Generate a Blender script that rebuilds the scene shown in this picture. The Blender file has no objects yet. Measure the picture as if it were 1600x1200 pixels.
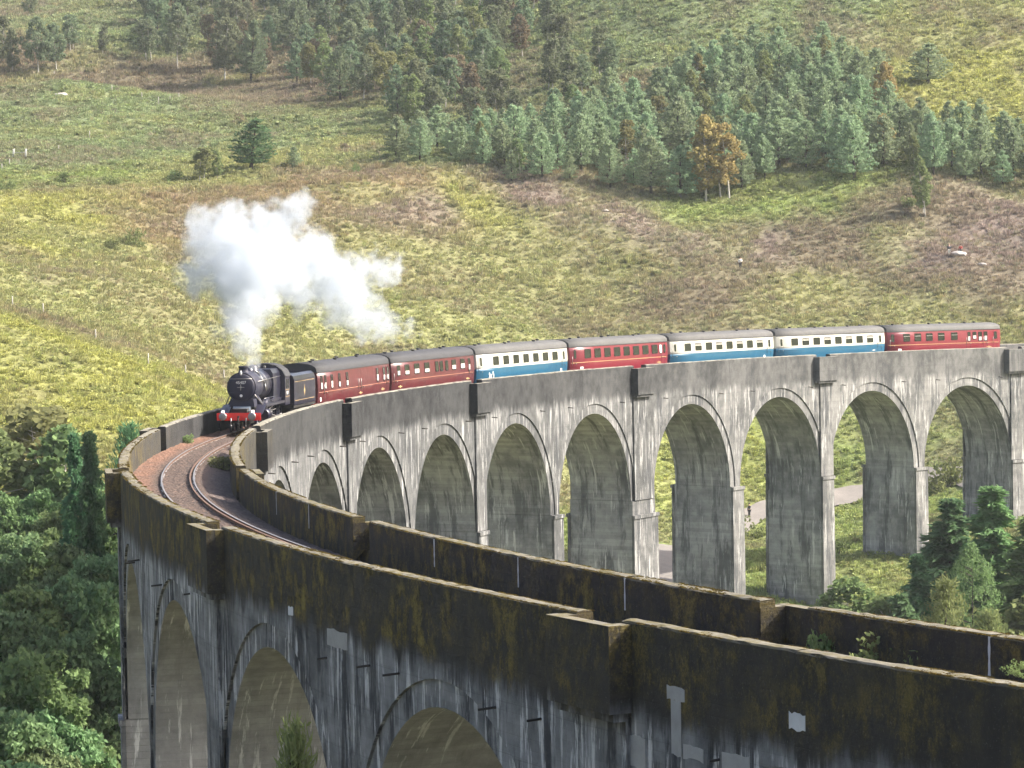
import bpy, bmesh, math, random
import numpy as np
from mathutils import Vector, Matrix

random.seed(7)
rng = np.random.default_rng(7)
sc = bpy.context.scene
col = sc.collection

# ------------------------------------------------------------------ camera, sky, sun, exposure
# World frame: camera stands at x=0, y=0 looking along +Y; z=0 is the parapet top at the far end.
CAM_Z, PITCH, ROLL, FPX = 24.832, -0.07944, -0.01767, 5464.54
cam_d = bpy.data.cameras.new('camera')
cam = bpy.data.objects.new('camera', cam_d)
col.objects.link(cam)
cam_d.sensor_width = 36.0
cam_d.lens = 36.0 * FPX / 1600.0
cam_d.clip_start = 1.0
cam_d.clip_end = 6000.0
Fv = np.array([0, math.cos(PITCH), math.sin(PITCH)])
Uv = np.array([0, -math.sin(PITCH), math.cos(PITCH)])
Rv = np.array([1.0, 0, 0])
R2 = Rv * math.cos(ROLL) + Uv * math.sin(ROLL)
U2 = Uv * math.cos(ROLL) - Rv * math.sin(ROLL)
m = Matrix(((R2[0], U2[0], -Fv[0], 0), (R2[1], U2[1], -Fv[1], 0), (R2[2], U2[2], -Fv[2], CAM_Z), (0, 0, 0, 1)))
cam.matrix_world = m
sc.camera = cam

SUN_EL = math.radians(40.0)
SUN_AZ = math.atan2(0.98, 0.10)          # measured from +Y towards +X
world = bpy.data.worlds.new('World')
sc.world = world
world.use_nodes = True
wnt = world.node_tree
bg = wnt.nodes['Background']
sky = wnt.nodes.new('ShaderNodeTexSky')
sky.sky_type = 'NISHITA'
sky.sun_disc = False
sky.sun_elevation = SUN_EL
sky.sun_rotation = SUN_AZ
sky.air_density = 0.8
sky.dust_density = 6.0
sky.ozone_density = 0.3
wnt.links.new(sky.outputs[0], bg.inputs[0])
bg.inputs[1].default_value = 0.15

sun_d = bpy.data.lights.new('sun', 'SUN')
sun_d.energy = 4.2
sun_d.angle = math.radians(0.5)
sun_d.color = (1.0, 0.94, 0.84)
sun = bpy.data.objects.new('sun', sun_d)
col.objects.link(sun)
sdir = Vector((math.sin(SUN_AZ) * math.cos(SUN_EL), math.cos(SUN_AZ) * math.cos(SUN_EL), math.sin(SUN_EL)))
sun.rotation_euler = sdir.to_track_quat('Z', 'Y').to_euler()
sun.location = (100, 0, 150)

sc.view_settings.view_transform = 'Standard'
sc.view_settings.look = 'None'
sc.view_settings.exposure = 1.15
sc.view_settings.gamma = 1.0
sc.view_settings.use_curve_mapping = False
sc.cycles.max_bounces = 6
sc.cycles.diffuse_bounces = 2
sc.cycles.glossy_bounces = 2
sc.cycles.transmission_bounces = 2
sc.cycles.transparent_max_bounces = 8
sc.cycles.volume_bounces = 6
sc.cycles.use_denoising = True
sc.cycles.use_adaptive_sampling = True
sc.cycles.adaptive_threshold = 0.03

# ------------------------------------------------------------------ helpers
def tag(o, label=None, cat=None, group=None, kind=None):
    if label: o['label'] = label
    if cat: o['category'] = cat
    if group: o['group'] = group
    if kind: o['kind'] = kind
    return o

def empty(name, loc=(0, 0, 0), rot=None):
    o = bpy.data.objects.new(name, None)
    o.empty_display_size = 0.5
    o.location = loc
    if rot is not None: o.rotation_euler = rot
    col.objects.link(o)
    return o

def mesh_np(name, V, Fq, uv=None, attrs=None, smooth=False):
    """vertices (n,3), faces (m,k) numpy -> mesh"""
    me = bpy.data.meshes.new(name)
    V = np.asarray(V, np.float32); Fq = np.asarray(Fq, np.int32)
    k = Fq.shape[1]
    me.vertices.add(len(V)); me.vertices.foreach_set('co', V.ravel())
    me.loops.add(Fq.size); me.loops.foreach_set('vertex_index', Fq.ravel())
    me.polygons.add(len(Fq))
    me.polygons.foreach_set('loop_start', np.arange(0, Fq.size, k, dtype=np.int32))
    me.polygons.foreach_set('loop_total', np.full(len(Fq), k, np.int32))
    if smooth: me.polygons.foreach_set('use_smooth', np.ones(len(Fq), bool))
    if uv is not None:
        l = me.uv_layers.new(name='uv')
        l.data.foreach_set('uv', np.asarray(uv, np.float32)[Fq.ravel()].ravel())
    if attrs:
        for nm, a in attrs.items():
            a = np.asarray(a, np.float32)
            if a.ndim == 1:
                at = me.attributes.new(nm, 'FLOAT', 'POINT'); at.data.foreach_set('value', a)
            else:
                at = me.attributes.new(nm, 'FLOAT_COLOR', 'POINT')
                at.data.foreach_set('color', np.concatenate([a, np.ones((len(a), 1), np.float32)], 1).ravel())
    me.update(calc_edges=True)
    return me

def link(name, me, mat=None, parent=None):
    o = bpy.data.objects.new(name, me)
    if mat is not None and len(me.materials) == 0: me.materials.append(mat)
    col.objects.link(o)
    if parent is not None: o.parent = parent
    return o

class MB:
    """collects polygons of mixed size, with an optional (u,v) per vertex"""
    def __init__(s): s.v = []; s.f = []; s.uv = []; s.sm = []
    def vert(s, p, uv=(0, 0)): s.v.append(tuple(p)); s.uv.append(uv); return len(s.v) - 1
    def poly(s, pts, uvs=None, smooth=False):
        b = len(s.v)
        for i, p in enumerate(pts): s.v.append(tuple(p)); s.uv.append(uvs[i] if uvs else (0, 0))
        s.f.append(tuple(range(b, b + len(pts)))); s.sm.append(smooth)
    def grid(s, rows, uvs=None, smooth=False, closed=False):
        b = len(s.v); nr = len(rows); nc = len(rows[0])
        for i, r in enumerate(rows):
            for j, p in enumerate(r): s.v.append(tuple(p)); s.uv.append(uvs[i][j] if uvs else (0, 0))
        for i in range(nr - 1):
            for j in range(nc if closed else nc - 1):
                j2 = (j + 1) % nc
                s.f.append((b + i * nc + j, b + i * nc + j2, b + (i + 1) * nc + j2, b + (i + 1) * nc + j)); s.sm.append(smooth)
    def box(s, c, d, rot=None):
        x, y, z = (k / 2 for k in d)
        P = [Vector(p) for p in ((-x, -y, -z), (x, -y, -z), (x, y, -z), (-x, y, -z), (-x, -y, z), (x, -y, z), (x, y, z), (-x, y, z))]
        if rot is not None: P = [rot @ p for p in P]
        b = len(s.v)
        for p in P: s.v.append(tuple(p + Vector(c))); s.uv.append((0, 0))
        for q in ((0, 3, 2, 1), (4, 5, 6, 7), (0, 1, 5, 4), (1, 2, 6, 5), (2, 3, 7, 6), (3, 0, 4, 7)):
            s.f.append(tuple(b + i for i in q)); s.sm.append(False)
    def tube(s, p0, p1, r0, r1=None, n=12, cap=True, smooth=True):
        r1 = r0 if r1 is None else r1
        p0 = Vector(p0); p1 = Vector(p1); d = (p1 - p0).normalized()
        a = d.orthogonal().normalized(); b2 = d.cross(a)
        rows = []
        for p, r in ((p0, r0), (p1, r1)):
            rows.append([p + (a * math.cos(t) + b2 * math.sin(t)) * r for t in (2 * math.pi * i / n for i in range(n))])
        s.grid(rows, smooth=smooth, closed=True)
        if cap: s.poly(rows[0][::-1]); s.poly(rows[1])
    def lathe(s, p0, d, prof, n=24, smooth=True, cap=True):
        p0 = Vector(p0); d = Vector(d).normalized(); a = d.orthogonal().normalized(); b2 = d.cross(a)
        rows = [[p0 + d * h + (a * math.cos(t) + b2 * math.sin(t)) * r for t in (2 * math.pi * i / n for i in range(n))] for h, r in prof]
        s.grid(rows, smooth=smooth, closed=True)
        if cap: s.poly(rows[0][::-1]); s.poly(rows[-1])
    def prism(s, prof, axis, a0, a1, smooth=False):
        """prof 2D polygon; axis 'x': prof=(y,z); 'y': prof=(x,z); 'z': prof=(x,y)"""
        def mk(p, a): return {'x': (a, p[0], p[1]), 'y': (p[0], a, p[1]), 'z': (p[0], p[1], a)}[axis]
        r0 = [mk(p, a0) for p in prof]; r1 = [mk(p, a1) for p in prof]
        s.grid([r0, r1], closed=True, smooth=smooth); s.poly(r0[::-1]); s.poly(r1)
    def mesh(s, name, fix=True):
        me = bpy.data.meshes.new(name)
        me.from_pydata(s.v, [], s.f)
        l = me.uv_layers.new(name='uv')
        idx = np.empty(len(me.loops), np.int32); me.loops.foreach_get('vertex_index', idx)
        l.data.foreach_set('uv', np.asarray(s.uv, np.float32)[idx].ravel())
        me.polygons.foreach_set('use_smooth', np.array(s.sm, bool))
        if fix:
            bm = bmesh.new(); bm.from_mesh(me)
            bmesh.ops.remove_doubles(bm, verts=bm.verts, dist=1e-5)
            bmesh.ops.recalc_face_normals(bm, faces=bm.faces)
            bm.to_mesh(me); bm.free()
        me.update()
        return me
    def build(s, name, mat, parent=None, fix=True):
        return link(name, s.mesh(name, fix), mat, parent)

# ------------------------------------------------------------------ node helpers
def new_mat(name):
    m = bpy.data.materials.new(name); m.use_nodes = True
    nt = m.node_tree; b = nt.nodes['Principled BSDF']
    return m, nt, b
class NT:
    def __init__(s, nt): s.nt = nt
    def n(s, t, **kw):
        nd = s.nt.nodes.new(t)
        for k, v in kw.items():
            if k.startswith('i_'):
                key = k[2:]; key = int(key) if key.isdigit() else key
                s.put(nd.inputs[key], v)
            else: setattr(nd, k, v)
        return nd
    def put(s, sock, v):
        if hasattr(v, 'is_output') or isinstance(v, bpy.types.NodeSocket): s.nt.links.new(v, sock)
        else: sock.default_value = v
    def math(s, op, a, b=0.0, c=0.0, clamp=False):
        nd = s.nt.nodes.new('ShaderNodeMath'); nd.operation = op; nd.use_clamp = clamp
        s.put(nd.inputs[0], a); s.put(nd.inputs[1], b); s.put(nd.inputs[2], c); return nd.outputs[0]
    def smooth(s, v, a, b):
        nd = s.nt.nodes.new('ShaderNodeMapRange'); nd.interpolation_type = 'SMOOTHSTEP'; nd.clamp = True
        s.put(nd.inputs['Value'], v); nd.inputs['From Min'].default_value = min(a, b); nd.inputs['From Max'].default_value = max(a, b)
        nd.inputs['To Min'].default_value = 0.0 if a < b else 1.0; nd.inputs['To Max'].default_value = 1.0 if a < b else 0.0
        return nd.outputs['Result']
    def noise(s, vec, scale, detail=3.0, rough=0.55, dist=0.0):
        nd = s.nt.nodes.new('ShaderNodeTexNoise'); s.put(nd.inputs['Vector'], vec)
        nd.inputs['Scale'].default_value = scale; nd.inputs['Detail'].default_value = detail
        nd.inputs['Roughness'].default_value = rough; nd.inputs['Distortion'].default_value = dist
        return nd.outputs[0]
    def mix(s, f, a, b, mode='MIX'):
        nd = s.nt.nodes.new('ShaderNodeMix'); nd.data_type = 'RGBA'; nd.blend_type = mode
        s.put(nd.inputs[0], f)
        s.put(nd.inputs[6], a if not isinstance(a, tuple) else (*a, 1.0)); s.put(nd.inputs[7], b if not isinstance(b, tuple) else (*b, 1.0))
        return nd.outputs[2]
    def xyz(s, x, y, z):
        nd = s.nt.nodes.new('ShaderNodeCombineXYZ'); s.put(nd.inputs[0], x); s.put(nd.inputs[1], y); s.put(nd.inputs[2], z); return nd.outputs[0]
    def bump(s, h, strength=0.4, dist=0.05):
        nd = s.nt.nodes.new('ShaderNodeBump'); nd.inputs['Strength'].default_value = strength; nd.inputs['Distance'].default_value = dist
        s.put(nd.inputs['Height'], h); return nd.outputs[0]

def simple_mat(name, c, rough=0.6, metal=0.0, var=0.12, scale=3.0, bump=0.0, spec=0.4):
    m, nt, b = new_mat(name); N = NT(nt)
    tc = N.n('ShaderNodeTexCoord')
    nz = N.noise(tc.outputs['Object'], scale, 4.0, 0.6)
    lo = tuple(k * (1 - var) for k in c); hi = tuple(min(1, k * (1 + var)) for k in c)
    nt.links.new(N.mix(nz, lo, hi), b.inputs['Base Color'])
    r2 = N.math('MULTIPLY_ADD', nz, 0.25, rough - 0.12)
    nt.links.new(r2, b.inputs['Roughness'])
    b.inputs['Metallic'].default_value = metal
    b.inputs['Specular IOR Level'].default_value = spec
    if bump: nt.links.new(N.bump(N.noise(tc.outputs['Object'], scale * 6, 3.0), bump, 0.02), b.inputs['Normal'])
    return m

def vnoise(x, y, seed=0):
    """smooth value noise in -1..1, vectorised"""
    x = np.asarray(x, float); y = np.asarray(y, float)
    xi = np.floor(x).astype(np.int64); yi = np.floor(y).astype(np.int64); fx = x - xi; fy = y - yi
    fx = fx * fx * (3 - 2 * fx); fy = fy * fy * (3 - 2 * fy)
    def h(a, b):
        n = (a * 374761393 + b * 668265263 + seed * 1442695041) & 0xffffffff
        n = ((n ^ (n >> 13)) * 1274126177) & 0xffffffff
        return ((n ^ (n >> 16)) & 0xffff) / 32767.5 - 1
    return (h(xi, yi) * (1 - fx) + h(xi + 1, yi) * fx) * (1 - fy) + (h(xi, yi + 1) * (1 - fx) + h(xi + 1, yi + 1) * fx) * fy
def fbm(x, y, o=3, seed=0):
    r = 0; a = 1; t = 0
    for i in range(o):
        r = r + a * vnoise(np.asarray(x) * 2 ** i, np.asarray(y) * 2 ** i, seed + i); t += a; a *= .5
    return r / t

# ------------------------------------------------------------------ terrain
def along_ray(px, py, Y):
    """point at forward distance Y on the sight line through a place measured in the 1600x1200 photograph"""
    d = Fv + R2 * (px - 800) / FPX + U2 * (600 - py) / FPX
    return np.array([0, 0, CAM_Z]) + d * (Y / d[1])
ctrl = [along_ray(*t) for t in (
    (1310, 770, 425), (1310, 640, 447), (1310, 530, 470), (1310, 410, 502), (1490, 405, 500), (1157, 422, 497), (1600, 410, 500), (1600, 520, 472),
    (1170, 812, 412), (1170, 700, 436), (1040, 890, 385), (1100, 530, 468), (1100, 300, 533), (1300, 290, 535), (1500, 300, 530), (1600, 310, 530),
    (1100, 150, 582), (1100, 0, 635), (1350, 100, 592), (1500, 100, 596), (1600, 0, 625), (1400, -80, 660),
    (60, 700, 300), (60, 600, 324), (0, 512, 351), (150, 560, 342), (250, 592, 338), (330, 610, 340), (0, 500, 372), (150, 545, 372), (260, 575, 375),
    (250, 450, 425), (250, 330, 482), (100, 300, 505), (100, 420, 432), (100, 200, 585), (300, 250, 555), (90, 122, 640), (20, 135, 640), (180, 165, 625), (90, 168, 695), (10, 170, 695), (180, 172, 690), (90, 60, 745),
    (400, 150, 690), (300, 0, 810), (20, 0, 820), (700, 0, 765), (600, 150, 640), (600, 280, 532), (850, 290, 531), (850, 420, 497), (600, 430, 477),
    (500, 520, 440), (800, 520, 458), (850, 120, 610), (900, 0, 660), (500, -150, 900), (1000, -150, 760), (1500, -150, 720))]
ctrl += [np.array(p, float) for p in (
    (28, 320.6, -21.7), (38.2, 334.4, -18.6), (50, 347.4, -16.8), (63, 359, -13), (85, 380, -8), (120, 400, -3), (90, 340, -14), (140, 330, -6),
    (19, 306, -23), (10.8, 291, -24), (3, 275, -24), (-5, 258, -22), (-9, 241, -20), (-12, 225, -19), (-15, 205, -18), (-14, 180, -18), (-12, 156, -18), (-8, 139, -17), (-3, 121, -15), (2, 105, -12), (9, 88, -6), (16, 73, 1),
    (31, 46, 12), (25, 200, -25), (50, 260, -25), (30, 150, -21), (60, 110, -8), (60, 300, -22), (100, 250, -14),
    (-30, 262, -13), (-26, 185, -19), (-24, 140, -16), (-60, 240, -12), (-60, 160, -10), (-40, 100, -4), (-28, 230, -17), (-45, 300, -7),
    (0, 0, 23.1), (0, 20, 17), (0, 45, 6), (-25, 45, 10), (45, 20, 19), (-40, 0, 22), (60, -20, 26), (0, -60, 34), (-80, -60, 40), (80, -60, 36),
    (60, 60, 10), (120, 60, 24), (200, 120, 30), (200, 300, 8), (250, 450, 25), (200, 600, 60), (-150, 100, 24), (-150, 250, 12), (-160, 400, 12), (-220, 600, 34),
    (0, 1000, 86), (300, 1000, 95), (-350, 950, 90), (0, 1400, 100), (500, 1300, 100), (-600, 1300, 100), (600, 500, 80), (-600, 500, 80), (500, 0, 80), (-500, 0, 80), (0, -400, 70), (500, -400, 85), (-500, -400, 85))]
ctrl = np.array(ctrl)
_cxy = ctrl[:, :2] / 100.0
def _tps(d2): return 0.5 * d2 * np.log(d2 + 1e-12)
_n = len(ctrl)
_K = _tps(((_cxy[:, None] - _cxy[None]) ** 2).sum(-1)) + np.eye(_n) * 0.004
_A = np.zeros((_n + 3, _n + 3)); _A[:_n, :_n] = _K
_A[:_n, _n] = 1; _A[:_n, _n + 1:] = _cxy; _A[_n, :_n] = 1; _A[_n + 1:, :_n] = _cxy.T
_w = np.linalg.solve(_A, np.concatenate([ctrl[:, 2], np.zeros(3)]))
def ground_base(x, y):
    x = np.atleast_1d(np.asarray(x, float)); y = np.atleast_1d(np.asarray(y, float))
    out = np.empty(x.size)
    for i in range(0, x.size, 40000):
        q = np.stack([x.ravel()[i:i + 40000], y.ravel()[i:i + 40000]], -1) / 100.0
        d2 = ((q[:, None] - _cxy[None]) ** 2).sum(-1)
        out[i:i + 40000] = _tps(d2) @ _w[:_n] + _w[_n] + q @ _w[_n + 1:]
    out = np.where(out > 80, 80 + 25 * np.tanh((out - 80) / 25), out)      # rounded hilltops
    out = np.where(out < -22, -22 + 8 * np.tanh((out + 22) / 8), out)
    return out.reshape(x.shape)
def ground(x, y):
    x = np.atleast_1d(np.asarray(x, float)); y = np.atleast_1d(np.asarray(y, float))
    z = ground_base(x, y)
    far = np.clip((np.abs(y) - 230) / 120, 0.25, 1)
    z = z + far * (1.9 * fbm(x / 30, y / 34, 3, 3) + 0.75 * fbm(x / 8, y / 10, 3, 11) + 0.16 * fbm(x / 1.7, y / 1.9, 2, 23))
    return z
def gz(x, y): return float(ground(x, y)[0])
_gx = np.arange(-240, 242, 3.0); _gy = np.arange(200, 1003, 3.0)
_gz = ground_base(*np.meshgrid(_gx, _gy))
def _quick(x, y):
    fx = np.clip((x + 240) / 3, 0, len(_gx) - 1.001); fy = np.clip((y - 200) / 3, 0, len(_gy) - 1.001); i = fx.astype(int); j = fy.astype(int); a = fx - i; b = fy - j
    return (_gz[j, i] * (1 - a) + _gz[j, i + 1] * a) * (1 - b) + (_gz[j + 1, i] * (1 - a) + _gz[j + 1, i + 1] * a) * b
_Ys = np.arange(240, 1000, 1.0)
def ground_at(px, py):
    """where a sight line of the photograph meets the hillside"""
    d = Fv + R2 * (px - 800) / FPX + U2 * (600 - py) / FPX
    P = np.array([0, 0, CAM_Z]) + d[None] * (_Ys / d[1])[:, None]
    below = np.nonzero(P[:, 2] <= _quick(P[:, 0], P[:, 1]))[0]
    i = below[0] if len(below) else len(_Ys) - 1
    return P[i, 0], P[i, 1], gz(P[i, 0], P[i, 1])

# vegetation colours of the hillside, by place
YG = (.400, .385, .100); OL = (.310, .280, .125); BR = (.255, .200, .130); MV = (.300, .220, .190); BK = (.290, .345, .100); OR = (.330, .240, .130); GG = (.250, .300, .140); LG = (.345, .335, .130)
zones = [(100, 650, YG), (30, 560, YG), (200, 600, YG), (250, 640, YG), (330, 600, YG), (60, 470, LG), (150, 420, OL), (120, 380, LG), (40, 400, YG), (200, 340, OR), (100, 330, YG), (300, 310, OR), (450, 300, OR),
         (600, 300, OR), (700, 310, YG), (660, 335, MV), (800, 300, MV), (900, 330, MV), (1000, 340, MV), (1100, 320, BK), (1200, 312, BK), (1300, 302, BK), (1400, 325, BR), (1550, 340, MV), (1500, 400, MV), (1300, 390, BR),
         (1180, 380, MV), (1000, 400, OL), (800, 400, OL), (720, 340, YG), (700, 420, OL), (600, 480, LG), (750, 500, LG), (900, 480, OL), (1100, 480, BR), (1300, 470, OL), (1500, 480, OL), (250, 480, OL), (230, 560, BR), (200, 500, OL), (150, 450, LG),
         (100, 270, BK), (50, 250, GG), (200, 230, GG), (400, 230, GG), (550, 230, LG), (300, 280, LG), (100, 160, GG), (250, 120, BR), (50, 90, BR), (150, 50, GG), (400, 262, LG), (900, 60, GG), (800, 10, GG), (1000, 30, GG),
         (1300, 20, GG), (1500, 50, LG), (1560, 120, YG), (1500, 150, YG), (1450, 230, BK), (700, 250, GG), (450, 150, BR), (600, 200, GG), (1000, 250, BR), (1200, 200, BR), (1350, 700, BK), (1170, 740, (.36, .38, .10)), (1300, 850, BK), (1340, 930, BK), (1040, 850, BK), (1450, 800, BK), (1580, 700, BK), (1340, 640, BK)]
_zp = np.array([ground_at(a, b)[:2] for a, b, c in zones]); _zc = np.array([c for a, b, c in zones])
_zp = np.concatenate([_zp, [(-30, 200), (20, 200), (40, 280), (0, 60), (100, 150), (-120, 200), (300, 600), (-300, 700), (0, 1200)]]); WF = (.085, .085, .060); _zc = np.concatenate([_zc, [WF, WF, (.16, .17, .08), WF, WF, WF, OL, OL, GG]])
def zone_colour(x, y, jitter=True):
    xx = x + 9 * fbm(x / 22, y / 22, 3, 51); yy = y + 12 * fbm(x / 22, y / 22, 3, 77)
    out = np.empty((len(x), 3))
    for i in range(0, len(x), 40000):
        d2 = ((xx[i:i + 40000, None] - _zp[None, :, 0]) * 1.0) ** 2 + ((yy[i:i + 40000, None] - _zp[None, :, 1]) * 0.8) ** 2
        w = 1 / (d2 + 12) ** 1.9
        out[i:i + 40000] = (w @ _zc) / w.sum(1, keepdims=True)
    if jitter:
        a = fbm(x / 5, y / 5, 3, 91)[:, None]; b = fbm(x / 11, y / 13, 3, 131)[:, None]
        out = out * (1 + .22 * a)
        t = np.clip(b * 1.6 - .15, 0, .55); out = out * (1 - t) + t * np.array(BR)
        t = np.clip(-b * 1.6 - .2, 0, .5); out = out * (1 - t) + t * np.array(LG)
    g = out.mean(1, keepdims=True); out = (out * .86 + g * .14) * np.array([.97, 1.04, 1.04])
    return np.clip(out, .01, 1)

def build_ground():
    ys = np.concatenate([np.linspace(-600, -50, 24), np.linspace(-40, 240, 90), np.linspace(242, 700, 330), np.linspace(705, 1000, 60), np.linspace(1015, 2200, 40)])
    t = np.linspace(-1, 1, 321)
    us = np.sign(t) * (np.abs(t) * .55 + .45 * np.abs(t) ** 6)
    nr, nc = len(ys), len(us)
    half = np.maximum(0.20 * np.abs(ys) + 40, 60)
    inner = us / .62
    X = np.where(np.abs(us)[None] < .62, inner[None] * half[:, None], np.sign(us)[None] * (half[:, None] + ((np.abs(us)[None] - .62) / .38) ** 1.6 * (1500 - half[:, None])))
    Yg = np.repeat(ys[:, None], nc, 1)
    x = X.ravel(); y = Yg.ravel(); z = ground(x, y)
    V = np.stack([x, y, z], -1)
    i = np.arange(nr * nc).reshape(nr, nc)
    Fq = np.stack([i[:-1, :-1].ravel(), i[:-1, 1:].ravel(), i[1:, 1:].ravel(), i[1:, :-1].ravel()], -1)
    me = mesh_np('ground', V, Fq, attrs={'tint': zone_colour(x, y)}, smooth=True)
    m, nt, b = new_mat('hill_turf'); N = NT(nt)
    at = N.n('ShaderNodeAttribute', attribute_name='tint')
    tc = N.n('ShaderNodeTexCoord')
    n1 = N.noise(tc.outputs['Object'], 1.3, 5.0, 0.7)
    n2 = N.noise(tc.outputs['Object'], 0.35, 4.0, 0.6)
    c = N.mix(N.smooth(n1, .3, .75), (.36, .35, .33), (.86, .86, .82))
    c = N.mix(1.0, at.outputs['Color'], c, 'MULTIPLY')
    c = N.mix(N.math('MULTIPLY', N.smooth(n2, .55, .75), .5), c, (.09, .075, .04))
    nt.links.new(c, b.inputs['Base Color']); b.inputs['Roughness'].default_value = .95; b.inputs['Specular IOR Level'].default_value = .1
    nt.links.new(N.bump(n1, .8, .3), b.inputs['Normal'])
    o = link('ground', me, m); tag(o, 'rough Highland hillside and valley floor of grass, bracken and heather', kind='structure')
    return o
build_ground()

# ------------------------------------------------------------------ the viaduct: a curve of radius 238 m
VCX, VCY, VR, VP0, GRAD = 221.3093, 185.812, 237.979, 2.38409, 0.04373
RI0, RI1, RO1, RO0 = VR - 2.779, VR - 2.32, VR + 2.43, VR + 2.892      # inner parapet faces, outer parapet faces
TRACK_R, RAIL_Z = VR + 0.164, -1.20
def pz(s, side):
    """the two parapets are not level with one another at the camera end"""
    t = min(1, max(0, (s - 150) / 65)); t = t * t * (3 - 2 * t)
    return -.25 * t if side == 0 else -.16 * t
def vp(s, r, z):
    a = VP0 + s / VR
    return (VCX + r * math.cos(a), VCY + r * math.sin(a), z + GRAD * s)
PITCH_S, KING = 17.15, 19.9
crowns = [8.8]
for k in range(18):
    crowns.append(crowns[-1] + (KING if k in (3, 9, 15) else PITCH_S))
crowns = [8.8 - 2 * PITCH_S, 8.8 - PITCH_S] + crowns
A_SPAN, A_RING, Z_CROWN = 7.62, 8.42, -3.638
Z_SPR = Z_CROWN - A_SPAN
piers = [crowns[0] - PITCH_S / 2] + [(a + b) / 2 for a, b in zip(crowns, crowns[1:])] + [crowns[-1] + PITCH_S / 2]
S_END0, S_END1 = piers[0] - 1.5, piers[-1] + 1.5

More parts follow.
